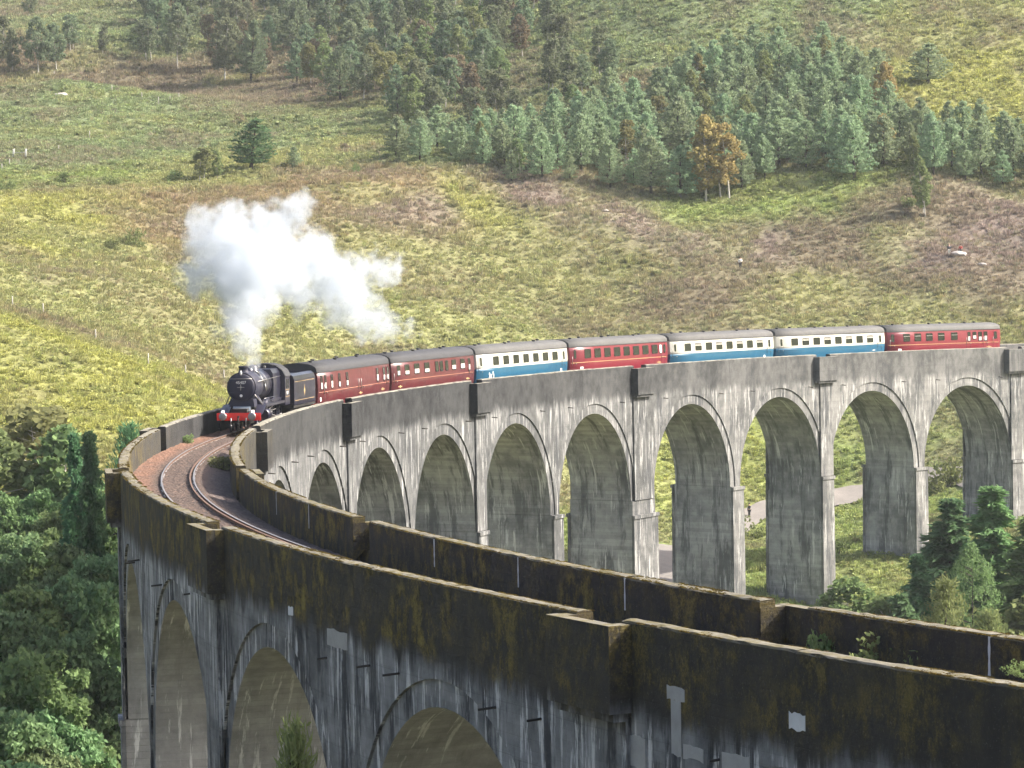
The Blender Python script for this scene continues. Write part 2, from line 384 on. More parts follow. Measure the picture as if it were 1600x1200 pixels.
# --- weathered concrete -------------------------------------------------------------------------
def concrete(name, kind):
    """kind: 'face' outer walls, 'parapet', 'soffit' under the arches and pier flanks"""
    m, nt, b = new_mat(name); N = NT(nt)
    uvn = N.n('ShaderNodeUVMap', uv_map='uv')
    sp = N.n('ShaderNodeSeparateXYZ', i_0=uvn.outputs[0]); u, v = sp.outputs[0], sp.outputs[1]
    geo = N.n('ShaderNodeNewGeometry'); P = geo.outputs['Position']
    big = N.noise(P, .22, 4.0, .6); mid = N.noise(P, 1.1, 5.0, .65); fine = N.noise(P, 7.0, 4.0, .65)
    near = N.smooth(u, 150, 212)                      # the camera end is far darker and mossier
    mossy = N.smooth(u, 165, 215)
    # shutter boards and lifts
    fb = N.math('FRACT', N.math('DIVIDE', N.math('ADD', v, N.math('MULTIPLY', mid, .015)), .29))
    line = N.math('SUBTRACT', 1.0, N.smooth(fb, 0.0, .09))
    bid = N.n('ShaderNodeTexWhiteNoise', noise_dimensions='1D'); nt.links.new(N.math('FLOOR', N.math('DIVIDE', v, .29)), bid.inputs['W'])
    lift = N.math('SUBTRACT', 1.0, N.smooth(N.math('FRACT', N.math('DIVIDE', N.math('ADD', v, N.math('MULTIPLY', big, .12)), 1.45)), 0.0, .03))
    # vertical run-off
    st1 = N.noise(N.xyz(N.math('MULTIPLY', u, .9), N.math('MULTIPLY', v, .13), 0.0), 1.0, 7.0, .72)
    st2 = N.noise(N.xyz(N.math('MULTIPLY', u, 1.9), N.math('MULTIPLY', v, .11), 7.0), 1.0, 6.0, .70, .2)
    st3 = N.noise(N.xyz(N.math('MULTIPLY', u, 1.1), N.math('MULTIPLY', v, .07), 3.0), 1.0, 4.0, .6)
    region = N.noise(N.xyz(N.math('MULTIPLY', u, .22), N.math('MULTIPLY', v, .20), 1.0), 1.0, 3.0, .6)
    stw = N.noise(N.xyz(N.math('MULTIPLY', u, 2.3), N.math('MULTIPLY', v, .20), 21.0), 1.0, 6.0, .74, .15)
    blot = N.smooth(N.math('ADD', N.math('MULTIPLY', mid, .45), N.math('MULTIPLY', big, .55)), .34, .64)
    if kind == 'soffit':
        c = N.mix(blot, (.160, .165, .170), (.440, .440, .430))
        c = N.mix(N.math('MULTIPLY', bid.outputs[0], .35), c, (.12, .12, .115))
        c = N.mix(N.math('MULTIPLY', N.smooth(st1, .50, .60), N.math('MULTIPLY_ADD', near, -.35, .75)), c, (.075, .080, .086))
        c = N.mix(N.math('MULTIPLY', near, .50), c, N.mix(mid, (.20, .20, .19), (.40, .395, .37)))
        white = N.math('MULTIPLY', N.smooth(stw, .55, .61), N.smooth(region, .40, .56))
        c = N.mix(N.math('MULTIPLY', white, .9), c, (.62, .62, .60))
        c = N.mix(N.math('MULTIPLY', line, .30), c, (.07, .07, .065))
        h = N.math('ADD', N.math('MULTIPLY', fine, .4), N.math('MULTIPLY', line, -.3))
    else:
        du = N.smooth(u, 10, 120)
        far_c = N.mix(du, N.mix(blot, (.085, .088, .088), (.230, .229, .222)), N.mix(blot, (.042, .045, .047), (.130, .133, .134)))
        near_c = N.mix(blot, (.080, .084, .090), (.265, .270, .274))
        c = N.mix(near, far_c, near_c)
        c = N.mix(N.math('MULTIPLY', bid.outputs[0], .20), c, (.09, .095, .10))
        c = N.mix(N.math('MULTIPLY', N.smooth(st1, .50, .60), .82), c, N.mix(near, (.060, .064, .070), (.018, .021, .028)))
        # lime leaching below the deck
        below = N.smooth(N.math('ADD', v, N.math('MULTIPLY', N.math('SUBTRACT', st3, .5), 2.5)), -2.2, -2.9)
        wide = N.math('MULTIPLY', N.math('MULTIPLY', N.smooth(st3, .56, .66), N.smooth(region, .44, .60)), below)
        c = N.mix(N.math('MULTIPLY', wide, .6), c, N.mix(near, N.mix(du, (.38, .38, .37), (.26, .265, .265)), (.38, .385, .39)))
        white = N.math('MULTIPLY', N.math('MULTIPLY', N.smooth(stw, .53, .59), N.smooth(region, .33, .52)), below)
        c = N.mix(N.math('MULTIPLY', white, N.math('MULTIPLY_ADD', near, .30, .62)), c, N.mix(near, N.mix(du, (.50, .50, .49), (.42, .425, .425)), (.56, .565, .565)))
        # dark weathered band along the parapet
        top = N.smooth(N.math('ADD', v, N.math('MULTIPLY', N.math('SUBTRACT', st1, .5), 2.6)), -2.9, -2.1)
        dk = N.math('MULTIPLY', top, N.math('MULTIPLY_ADD', N.smooth(u, 15, 100), .35, .58))
        dark_c = N.mix(near, N.mix(du, N.mix(blot, (.040, .042, .043), (.120, .120, .118)), N.mix(blot, (.011, .012, .014), (.042, .044, .046))), N.mix(mid, (.015, .015, .015), (.062, .057, .050)))
        c = N.mix(N.math('MAXIMUM', dk, N.math('MULTIPLY', top, near)), c, dark_c)
        # brown and yellow moss on the damp end
        ms = N.noise(N.xyz(N.math('MULTIPLY', u, 1.3), N.math('MULTIPLY', v, .75), 11.0), 1.0, 8.0, .78)
        mreg = N.noise(N.xyz(N.math('MULTIPLY', u, .35), N.math('MULTIPLY', v, .45), 5.0), 1.0, 3.0, .6)
        mzone = N.smooth(N.math('ADD', v, N.math('MULTIPLY', N.math('SUBTRACT', mreg, .5), 3.0)), -2.5, -1.7)
        mossy = N.math('MULTIPLY', N.smooth(u, 165, 215), N.math('MULTIPLY_ADD', N.smooth(u, 262, 292), -.40, 1.0))
        mm = N.math('MULTIPLY', N.math('MULTIPLY', N.smooth(ms, .40, .58), N.math('MULTIPLY_ADD', N.smooth(mreg, .38, .58), .75, .25)), N.math('MULTIPLY', mzone, mossy))
        grit = N.noise(P, 16.0, 4.0, .75)
        mc = N.mix(N.smooth(N.math('ADD', N.math('MULTIPLY', ms, .6), N.math('MULTIPLY', grit, .4)), .42, .62), (.045, .036, .016), (.245, .190, .045))
        c = N.mix(N.math('MULTIPLY', mm, .95), c, mc)
        c = N.mix(N.math('MULTIPLY', N.smooth(grit, .60, .70), .30), c, (.30, .30, .29))
        if kind == 'parapet':
            # lichen-grey or mossy coping
            nz = N.n('ShaderNodeSeparateXYZ', i_0=geo.outputs['Normal']).outputs[2]
            up = N.smooth(nz, .45, .8)
            cop = N.mix(near, N.mix(mid, (.16, .15, .125), (.36, .345, .30)), N.mix(mid, (.085, .075, .050), (.270, .255, .215)))
            cop = N.mix(N.math('MULTIPLY', N.smooth(N.noise(P, 2.3, 6.0, .7), .45, .6), N.math('MULTIPLY_ADD', mossy, .6, .3)), cop, (.125, .105, .035))
            c = N.mix(up, c, cop)
        c = N.mix(N.math('MULTIPLY', line, .12), c, (.05, .05, .052))
        c = N.mix(N.math('MULTIPLY', lift, .30), c, (.045, .045, .05))
        h = N.math('ADD', N.math('MULTIPLY', fine, .5), N.math('ADD', N.math('MULTIPLY', line, -.12), N.math('MULTIPLY', mm, N.math('MULTIPLY_ADD', grit, 1.2, .3))))
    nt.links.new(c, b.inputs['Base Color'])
    b.inputs['Roughness'].default_value = .9; b.inputs['Specular IOR Level'].default_value = .2
    nt.links.new(N.bump(h, .7, .06), b.inputs['Normal'])
    return m
M_FACE = concrete('weathered_concrete_wall', 'face')
M_PARA = concrete('weathered_concrete_parapet', 'parapet')
M_SOFF = concrete('shuttered_concrete_soffit', 'soffit')
M_PATCH = simple_mat('pale_repair_mortar', (.33, .33, .325), .9, var=.35, scale=2.0, bump=.3)
M_LIME = simple_mat('white_lime_deposit', (.60, .61, .62), .9, var=.2, scale=4, bump=.3)
M_IRON = simple_mat('rusty_dark_iron', (.030, .026, .024), .7, .3, var=.4)
M_JOINT = simple_mat('black_joint_filler', (.02, .02, .02), .95)

viaduct = empty('viaduct', (VCX - 238, VCY, -18))
VINV = Matrix.Translation((-(VCX - 238), -VCY, 18))
tag(viaduct, 'long curved concrete railway viaduct of tall round arches crossing the valley', 'viaduct')
def vpart(mb, name, mat, parent=None, fix=True):
    o = mb.build(name, mat, parent or viaduct, fix)
    if parent is None or parent is viaduct: o.matrix_parent_inverse = VINV
    return o

def cbox(mb, s0, s1, r0, r1, z0, z1, step=1.2, nz=1, bat=0.0):
    """curved box; uv = (arc length, height below the parapet top)"""
    ns = max(1, int(math.ceil((s1 - s0) / step)))
    S = [s0 + (s1 - s0) * i / ns for i in range(ns + 1)]
    Z = [z0 + (z1 - z0) * i / nz for i in range(nz + 1)]
    sm = (s0 + s1) / 2
    def sb(s, z): return sm + (s - sm) * (1 + bat * (z1 - z) / max(.1, (s1 - s0) / 2))
    def rb(r, z): rm = (r0 + r1) / 2; return rm + (r - rm) * (1 + bat * (z1 - z) / max(.1, (r1 - r0) / 2))
    for r in (r0, r1):
        mb.grid([[vp(sb(s, z), rb(r, z), z) for s in S] for z in Z], [[(s, z) for s in S] for z in Z])
    for z in (z0, z1):
        mb.grid([[vp(sb(s, z), rb(r, z), z) for s in S] for r in (r0, r1)], [[(s, z + r * .001) for s in S] for r in (r0, r1)])
    for s in (s0, s1):
        RR = [r0 + (r1 - r0) * i / 4 for i in range(5)]
        mb.grid([[vp(sb(s, z), rb(r, z), z) for r in RR] for z in Z], [[(s + (r - r0), z) for r in RR] for z in Z])

# bays: spandrel walls on both sides, with the arch ring set back and the barrel between
for i, c0 in enumerate(crowns):
    sl, sr = piers[i], piers[i + 1]
    th = [math.pi * k / 36 for k in range(37)]
    wall = MB(); 
    for face, (r, rin) in enumerate(((RI0, RI0 + .10), (RO0, RO0 - .10))):
        S = [sl + .004] + [c0 - A_RING * math.cos(t) for t in th] + [sr - .004]
        zb = [Z_SPR] + [Z_SPR + A_RING * math.sin(t) for t in th] + [Z_SPR]
        rows = []; uvs = []
        for f in [j / 8 for j in range(9)]:
            rows.append([vp(s, r, z + (-1.40 - z) * f) for s, z in zip(S, zb)])
            uvs.append([(s, z + (-1.40 - z) * f) for s, z in zip(S, zb)])
        wall.grid(rows, uvs)
        e = [(c0 - A_RING * math.cos(t), Z_SPR + A_RING * math.sin(t)) for t in th]
        wall.grid([[vp(s, q, z) for s, z in e] for q in (r, rin)], [[(s, z) for s, z in e]] * 2)
    o = vpart(wall, 'spandrel_wall', M_FACE, fix=False)
    for face, rin in enumerate((RI0 + .10, RO0 - .10)):
        ring = MB(); rows = []; uvs = []
        for rad in (A_SPAN, (A_SPAN + A_RING) / 2, A_RING):
            rows.append([vp(c0 - rad * math.cos(t), rin, Z_SPR + rad * math.sin(t)) for t in th])
            uvs.append([(c0 - rad * math.cos(t), Z_SPR + rad * math.sin(t) - 1.5) for t in th])
        ring.grid(rows, uvs); vpart(ring, 'arch_ring', M_FACE, fix=False)
    bar = MB(); rows = []; uvs = []
    RR = [RI0 + .10 + (RO0 - RI0 - .20) * k / 6 for k in range(7)]
    for k, t in enumerate(th):
        rows.append([vp(c0 - A_SPAN * math.cos(t), r, Z_SPR + A_SPAN * math.sin(t)) for r in RR])
        L = A_SPAN * (t if t < math.pi / 2 else math.pi - t)
        uvs.append([(c0 + (A_SPAN if t > math.pi / 2 else -A_SPAN) + r - RI0, Z_SPR + L) for r in RR])
    bar.grid(rows, uvs, smooth=True); vpart(bar, 'arch_barrel', M_SOFF, fix=False)

# piers
pier_objs = []
for i, s in enumerate(piers):
    king = (i - 2) in (4, 10, 16)
    refuge = (i % 2 == 0)
    half = (KING if king else PITCH_S) / 2 - A_SPAN
    base = min(gz(*vp(s, r, 0)[:2]) for r in (RI0, VR, RO0)) - 1.5 - GRAD * s
    base = min(base, Z_SPR - 1.0)
    sh = MB()
    nz = max(3, int((Z_SPR - base) / 2.5))
    h2 = half - .03
    cbox(sh, s - h2, s + h2, RI0 - .02, RO0 + .02, base, Z_SPR - .02, step=1.2, nz=nz, bat=.010)
    me = sh.mesh('pier'); me.materials.append(M_FACE); me.materials.append(M_SOFF)
    tv = Vector(vp(s + 1, VR, 0)) - Vector(vp(s, VR, 0)); tv.z = 0; tv.normalize()
    for p in me.polygons:
        if abs(p.normal.dot(tv)) > .7: p.material_index = 1
    po = link('pier', me, None, viaduct); po.matrix_parent_inverse = VINV
    for r0, r1 in ((RI0 - .22, RI0 - .022), (RO0 + .022, RO0 + .22)):
        b = MB(); w = half + .10 if not king else half + .15
        cbox(b, s - w, s + w, r0, r1, base, Z_SPR - .30 - (1.2 if king else 0), step=1.2, nz=nz, bat=.004)
        cbox(b, s - w - .08, s + w + .08, r0 - (.10 if r0 < VR else 0), r1 + (.10 if r1 > VR else 0), Z_SPR - .30 - (1.2 if king else 0), Z_SPR - .02 - (1.2 if king else 0), step=1.2)
        vpart(b, 'pier_buttress', M_FACE)
    if refuge:
        for r0, r1 in ((RI0 - .13, RI0 - .003), (RO0 + .003, RO0 + .13)):
            b = MB(); w = 1.15 if not king else 2.0
            cbox(b, s - w, s + w, r0, r1, Z_SPR + .02, -2.42, step=1.2, nz=5); vpart(b, 'pilaster', M_FACE)

# refuges (walkers' bays standing proud of both parapets at every second pier)
refuges = [s + .35 for i, s in enumerate(piers) if i % 2 == 0]
RW, ROPEN = 1.78, 1.25
for s in refuges:
    for side in (0, 1):
        r_in, r_w, sg = (RI1, RI0, -1) if side == 0 else (RO1, RO0, 1)
        far = r_w + sg * .62
        top = (-.20 if side == 0 else -.06) + pz(s, side)
        ro = MB()
        a, b2 = sorted((far, far - sg * .32)); cbox(ro, s - RW, s + RW, a, b2, -1.42, top, step=.9)          # front wall
        a, b2 = sorted((far - sg * .322, r_in if False else r_w - sg * .44))
        for q0, q1 in ((s - RW, s - ROPEN), (s + ROPEN, s + RW)): cbox(ro, q0, q1, a, b2, -1.42, top - .01, step=.9)    # returns
        o = vpart(ro, 'refuge', M_PARA)
        fl = MB(); a, b2 = sorted((far, r_w + sg * .003)); cbox(fl, s - RW, s + RW, a, b2, -2.40, -1.425, step=.9); vpart(fl, 'refuge_floor', M_FACE)
        # ledge shadowing the bottom edge
        lg = MB(); a, b2 = sorted((far - sg * .15, r_w + sg * .003)); cbox(lg, s - RW + .12, s + RW - .12, a, b2, -2.62, -2.405, step=.9); vpart(lg, 'refuge_corbel', M_FACE)

# parapets in cast panels between the refuges
def parapet(s0, s1, r0, r1, seed, side):
    rr = random.Random(seed); ns = max(2, int((s1 - s0) / .45)); mb = MB(); dz = rr.uniform(-.012, .012)
    prof = [(r0, -1.40), (r0, -.62), (r0, -.05), (r0 + .045, 0), ((r0 + r1) / 2, .012), (r1 - .045, 0), (r1, -.05), (r1, -.62), (r1, -1.40)]
    if side == 0: prof[-1] = (r1, -1.85)
    else: prof[0] = (r0, -1.85)
    rows = []; uvs = []
    for k in range(ns + 1):
        s = s0 + (s1 - s0) * k / ns
        jag = [0, 0] + [rr.uniform(-.018, .014) for _ in range(5)] + [0, 0]
        rows.append([vp(s, r, z + j + (dz + pz(s, side) if z > -.3 else 0)) for (r, z), j in zip(prof, jag)])
        uvs.append([(s, z) for r, z in prof])
    mb.grid(rows, uvs)
    mb.poly(rows[0], uvs[0]); mb.poly(rows[-1][::-1], uvs[-1])
    return mb
edges = [S_END0] + refuges + [S_END1]
joints = []
for k, (a, b2) in enumerate(zip(edges, edges[1:])):
    s0 = a + (ROPEN + .004 if k > 0 else 0); s1 = b2 - (ROPEN + .004 if k < len(edges) - 2 else 0)
    n = max(1, int(round((s1 - s0) / 8.0)))
    for j in range(n):
        q0 = s0 + (s1 - s0) * j / n; q1 = s0 + (s1 - s0) * (j + 1) / n - .012
        for side, (r0, r1) in enumerate(((RI0, RI1), (RO1, RO0))):
            vpart(parapet(q0, q1, r0, r1, k * 100 + j * 2 + side, side), 'parapet_panel', M_PARA, fix=False)
        if j: joints.append(q0)
# lime tears at some panel joints of the inner parapet (track side)
for s in joints:
    if s > 225:
        mb = MB(); w = .035
        zz = [-.03 - .13 * t + pz(s, 0) for t in range(8)]
        ww = [random.uniform(.5, 1.6) * w for _ in zz]
        L = [vp(s - .006 + a, RI1 + .012, z) for a, z in zip(ww, zz)]; Rr = [vp(s - .006 - a, RI1 + .012, z) for a, z in zip(ww, zz)]
        L2 = [vp(s - .006 + a, RI1 - .02, z) for a, z in zip(ww, zz)]; Rr2 = [vp(s - .006 - a, RI1 - .02, z) for a, z in zip(ww, zz)]
        mb.grid([L2, L, Rr, Rr2]); vpart(mb, 'lime_tear', M_LIME, fix=True)

# iron drain spouts below the parapets
def spout(s, side, z, L=.55):
    mb = MB(); r = RI0 + .1 if side == 0 else RO0 - .1; sg = -1 if side == 0 else 1
    mb.tube(vp(s, r, z), vp(s - .15, r + sg * (L + .1), z - .05), .035, n=8)
    vpart(mb, 'drain_spout', M_IRON)
for c0 in crowns:
    for ds in (-5.9, -3.4, 3.9, 6.4):
        if random.random() < .5: spout(c0 + ds + random.uniform(-.5, .5), 1, -2.95 - .35 * random.random(), random.uniform(.2, .5))
    for ds in (-5.4, 5.6): spout(c0 + ds, 0, -2.9, .4)

# pale mortar repairs on the near outer face: (s0, s1, z0, z1)
def s_of(px, lo=213, hi=330, r=RO0, z=-3.0):
    best = None
    for k in range(1200):
        s = lo + (hi - lo) * k / 1200; p = np.array(vp(s, r, z)) - [0, 0, CAM_Z]; x = 800 + FPX * (p @ R2) / (p @ Fv)
        if best is None or abs(x - px) < best[0]: best = (abs(x - px), s)
    return best[1]
def z_of(px, py, s): return along_ray(px, py, vp(s, RO0, 0)[1])[2] - GRAD * s
for x0, x1, y0, y1, mt in ((512, 544, 985, 1012, M_PATCH), (1043, 1072, 1074, 1094, M_PATCH), (1049, 1066, 1094, 1180, M_PATCH), (1234, 1259, 1115, 1141, M_LIME), (982, 1008, 1150, 1200, M_PATCH), (1068, 1098, 1166, 1188, M_PATCH), (1128, 1172, 1178, 1205, M_PATCH), (452, 459, 948, 962, M_LIME)):
    sa, sb_ = s_of(x0), s_of(x1); sm = (sa + sb_) / 2; za = z_of((x0 + x1) / 2, y1, sm); zb_ = z_of((x0 + x1) / 2, y0, sm)
    mb = MB(); n = 6; ra = random.Random(x0)
    fr = []
    for k in range(n + 1):
        s = sa + (sb_ - sa) * k / n
        fr.append((s, zb_ + ra.uniform(-.03, .03), za + ra.uniform(-.04, .04)))
    mb.grid([[vp(s, RO0 + q, zt) for s, zt, zl in fr] for q in (-.02, .012)]); mb.grid([[vp(s, RO0 + .012, zt + (zl - zt) * f) for s, zt, zl in fr] for f in (0, .5, 1)], [[(s, zt + (zl - zt) * f) for s, zt, zl in fr] for f in (0, .5, 1)])
    mb.grid([[vp(s, RO0 + q, zl) for s, zt, zl in fr] for q in (.012, -.02)])
    for e in (0, -1): s, zt, zl = fr[e]; mb.poly([vp(s, RO0 - .02, zt), vp(s, RO0 + .012, zt), vp(s, RO0 + .012, zl), vp(s, RO0 - .02, zl)])
    vpart(mb, 'repair_patch', mt)

# ------------------------------------------------------------------ ballast and track
def ballast_mat():
    m, nt, b = new_mat('granite_ballast'); N = NT(nt)
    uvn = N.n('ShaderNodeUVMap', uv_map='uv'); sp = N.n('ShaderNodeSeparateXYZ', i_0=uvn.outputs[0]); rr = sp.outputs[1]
    P = N.n('ShaderNodeNewGeometry').outputs['Position']
    vo = N.n('ShaderNodeTexVoronoi', i_Vector=P, i_Scale=7.0)
    cs = N.n('ShaderNodeSeparateColor', i_0=vo.outputs['Color'])
    big = N.noise(P, .6, 4.0, .6)
    c = N.mix(cs.outputs[0], (.030, .021, .017), (.135, .088, .066))  # rail zone painted darker, standing in for the inner parapet's shadow
    c = N.mix(N.math('MULTIPLY', N.smooth(rr, .9, 1.6), .75), c, N.mix(cs.outputs[1], (.12, .058, .034), (.28, .145, .092)))  # brighter red strip outside that painted shadow
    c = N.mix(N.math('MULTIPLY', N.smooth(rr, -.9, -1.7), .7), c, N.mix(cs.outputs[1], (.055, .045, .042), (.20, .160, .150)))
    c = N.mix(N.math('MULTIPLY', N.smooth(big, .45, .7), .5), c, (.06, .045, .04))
    nt.links.new(c, b.inputs['Base Color']); b.inputs['Roughness'].default_value = .95
    nt.links.new(N.bump(vo.outputs['Distance'], 1.0, .08), b.inputs['Normal'])
    return m
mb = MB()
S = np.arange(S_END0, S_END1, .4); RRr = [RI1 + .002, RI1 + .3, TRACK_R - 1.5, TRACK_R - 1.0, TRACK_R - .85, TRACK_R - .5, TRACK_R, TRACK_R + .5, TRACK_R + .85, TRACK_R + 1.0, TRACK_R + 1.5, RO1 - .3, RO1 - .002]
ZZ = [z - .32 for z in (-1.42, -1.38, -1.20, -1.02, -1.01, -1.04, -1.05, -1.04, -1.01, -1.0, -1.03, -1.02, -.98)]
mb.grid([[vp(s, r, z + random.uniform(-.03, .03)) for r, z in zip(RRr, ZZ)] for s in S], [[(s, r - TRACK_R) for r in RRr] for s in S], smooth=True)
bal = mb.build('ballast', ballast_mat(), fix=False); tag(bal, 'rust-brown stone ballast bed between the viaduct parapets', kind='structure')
# deck slab under the ballast keeps daylight out of the spandrels
mb = MB(); cbox(mb, S_END0, S_END1, RI0 + .12, RO0 - .12, -2.5, -1.92, step=2.0); vpart(mb, 'deck_slab', M_SOFF)

def rail_mat():
    m, nt, b = new_mat('rail_steel'); N = NT(nt)
    g = N.n('ShaderNodeNewGeometry'); nz = N.n('ShaderNodeSeparateXYZ', i_0=g.outputs['Normal']).outputs[2]
    up = N.smooth(nz, .6, .9)
    nt.links.new(N.mix(up, (.11, .062, .042), (.36, .34, .33)), b.inputs['Base Color'])
    nt.links.new(N.math('MULTIPLY', up, .7), b.inputs['Metallic'])
    nt.links.new(N.math('MULTIPLY_ADD', up, -.45, .85), b.inputs['Roughness'])
    return m
M_RAIL = rail_mat()
track = empty('railway_track', vp(160, TRACK_R, -1.0)); tag(track, 'single curving railway track with a check rail on its inner side', 'railway track')
TINV = Matrix.Translation(-Vector(vp(160, TRACK_R, -1.0)))
M_CHECK = simple_mat('rusty_check_rail', (.17, .105, .075), .7, .2)
def sweep_rail(name, r, top):
    prof = [(-.036, top), (.036, top), (.036, top - .04), (.012, top - .05), (.012, top - .13), (.07, top - .145), (.07, top - .16), (-.07, top - .16), (-.07, top - .145), (-.012, top - .13), (-.012, top - .05), (-.036, top - .04)]
    mb = MB(); mb.grid([[vp(s, r + a, z) for a, z in prof] for s in np.arange(S_END0, S_END1, .9)], closed=True)
    o = mb.build(name, M_CHECK if name == 'check_rail' else M_RAIL, track, fix=True); o.matrix_parent_inverse = TINV
sweep_rail('rail', TRACK_R + .753, RAIL_Z); sweep_rail('rail', TRACK_R - .753, RAIL_Z); sweep_rail('check_rail', TRACK_R - .58, RAIL_Z - .02)

# ------------------------------------------------------------------ the train
def paint(name, c, rough=.28, dirt=.25, coat=.3):
    m, nt, b = new_mat(name); N = NT(nt)
    if max(c) < .02: b.inputs['Specular IOR Level'].default_value = .07
    tc = N.n('ShaderNodeTexCoord'); ob = tc.outputs['Object']
    nz = N.noise(ob, 1.6, 5.0, .65); sp = N.n('ShaderNodeSeparateXYZ', i_0=ob)
    st = N.noise(N.xyz(N.math('MULTIPLY', sp.outputs[0], 5.0), 0.0, N.math('MULTIPLY', sp.outputs[2], .5)), 1.0, 4.0, .6)
    f = N.math('MULTIPLY', N.smooth(N.math('ADD', N.math('MULTIPLY', nz, .5), N.math('MULTIPLY', st, .5)), .42, .72), dirt)
    nt.links.new(N.mix(f, c, (.075, .065, .055)), b.inputs['Base Color'])
    nt.links.new(N.math('MULTIPLY_ADD', nz, .25, rough - .05), b.inputs['Roughness'])
    b.inputs['Coat Weight'].default_value = coat; b.inputs['Coat Roughness'].default_value = .2
    return m
M_BLACK = paint('black_loco_paint', (.012, .012, .032), .25, .35, .4)
M_SMOKEBOX = paint('matt_smokebox_black', (.010, .011, .032), .55, .3, .0)
M_RED = paint('red_bufferbeam_paint', (.75, .025, .018), .4, .08)
M_MAROON = paint('sooty_maroon_coach_paint', (.100, .014, .020), .30, .40)
M_MAROON2 = paint('brighter_maroon_coach_paint', (.185, .018, .032), .26, .15)
M_BLUE = paint('blue_coach_paint', (.016, .105, .190), .26, .12)
M_CREAM = paint('cream_coach_paint', (.60, .59, .52), .3, .12)
M_ROOF = simple_mat('sooty_grey_roof', (.040, .041, .046), .75, var=.45, scale=1.2)
M_ROOFL = simple_mat('worn_grey_roof', (.085, .085, .084), .75, var=.5, scale=1.1)
M_UNDER = simple_mat('grimy_underframe', (.022, .020, .018), .8, var=.4)
M_STEEL = simple_mat('oily_steel_rods', (.33, .32, .31), .4, .8, var=.3)
M_WHITE = simple_mat('white_lettering', (.75, .75, .72), .6)
M_YELL = simple_mat('straw_lining', (.52, .36, .17), .6)
M_LINE = simple_mat('faded_lining', (.36, .17, .11), .7)
M_COAL = simple_mat('coal', (.010, .010, .011), .45, var=.5, scale=5, bump=1.0)
M_GREYP = simple_mat('grey_fall_plate', (.16, .19, .23), .5)
M_PALE = simple_mat('pale_window_panel', (.45, .40, .38), .8)
M_RUBB = simple_mat('black_gangway_bellows', (.012, .012, .013), .8)
def glass_mat():
    m, nt, b = new_mat('dark_carriage_glass'); N = NT(nt)
    tc = N.n('ShaderNodeTexCoord'); nz = N.noise(tc.outputs['Object'], .9, 3.0, .6)
    nt.links.new(N.mix(nz, (.006, .008, .007), (.030, .034, .028)), b.inputs['Base Color'])
    b.inputs['Roughness'].default_value = .06; b.inputs['Specular IOR Level'].default_value = .7
    return m
M_GLASS = glass_mat()
def lamp_mat():
    m, nt, b = new_mat('lit_white_lamp'); b.inputs['Base Color'].default_value = (.9, .9, .85, 1)
    b.inputs['Emission Color'].default_value = (1, .95, .88, 1); b.inputs['Emission Strength'].default_value = .9
    return m
M_LAMP = lamp_mat()

def vehicle_frame(s_mid, L):
    """empty on the rails, +x along the track towards the camera end, +y to the inside of the curve"""
    a = Vector(vp(s_mid - L / 2 * .7, TRACK_R, RAIL_Z)); b = Vector(vp(s_mid + L / 2 * .7, TRACK_R, RAIL_Z))
    d = (b - a).normalized(); mid = (a + b) / 2
    y = Vector((0, 0, 1)).cross(d).normalized(); z = d.cross(y)
    M = Matrix(((d.x, y.x, z.x, mid.x), (d.y, y.y, z.y, mid.y), (d.z, y.z, z.z, mid.z), (0, 0, 0, 1)))
    return M

def text_mesh(name, s, size, mat, parent, M, ext=.006):
    cu = bpy.data.curves.new(name, 'FONT'); cu.body = s; cu.size = size; cu.align_x = 'CENTER'; cu.align_y = 'CENTER'; cu.extrude = ext
    o = bpy.data.objects.new(name, cu); col.objects.link(o)
    dg = bpy.context.evaluated_depsgraph_get(); me = bpy.data.meshes.new_from_object(o.evaluated_get(dg))
    bpy.data.objects.remove(o); me.name = name; me.materials.clear(); me.materials.append(mat)
    q = link(name, me, None, parent); q.matrix_local = M
    return q

def wheel(parent, x, y, r, name='wheel', spokes=0, mat=None):
    mb = MB(); w = .13; sg = 1 if y > 0 else -1
    prof = [(-w / 2, r - .07), (-w / 2, r), (w / 2 - .03, r), (w / 2 - .03, r + .03), (w / 2, r + .03), (w / 2, r - .07)]
    mb.lathe((x, y, r), (0, -sg, 0), prof + [prof[0]], 28, cap=False, smooth=False)
    if spokes:
        mb.tube((x, y - .09, r), (x, y + .09, r), .16, n=14)
        for k in range(spokes):
            a = 2 * math.pi * k / spokes
            mb.tube((x + .12 * math.cos(a), y, r + .12 * math.sin(a)), (x + (r - .05) * math.cos(a), y, r + (r - .05) * math.sin(a)), .04, .03, 6)
    else:
        mb.tube((x, y - .03, r), (x, y + .03, r), r - .06, n=24); mb.tube((x, y - .1, r), (x, y + .1, r), .12, n=12)
    return mb.build(name, mat or M_UNDER, parent)

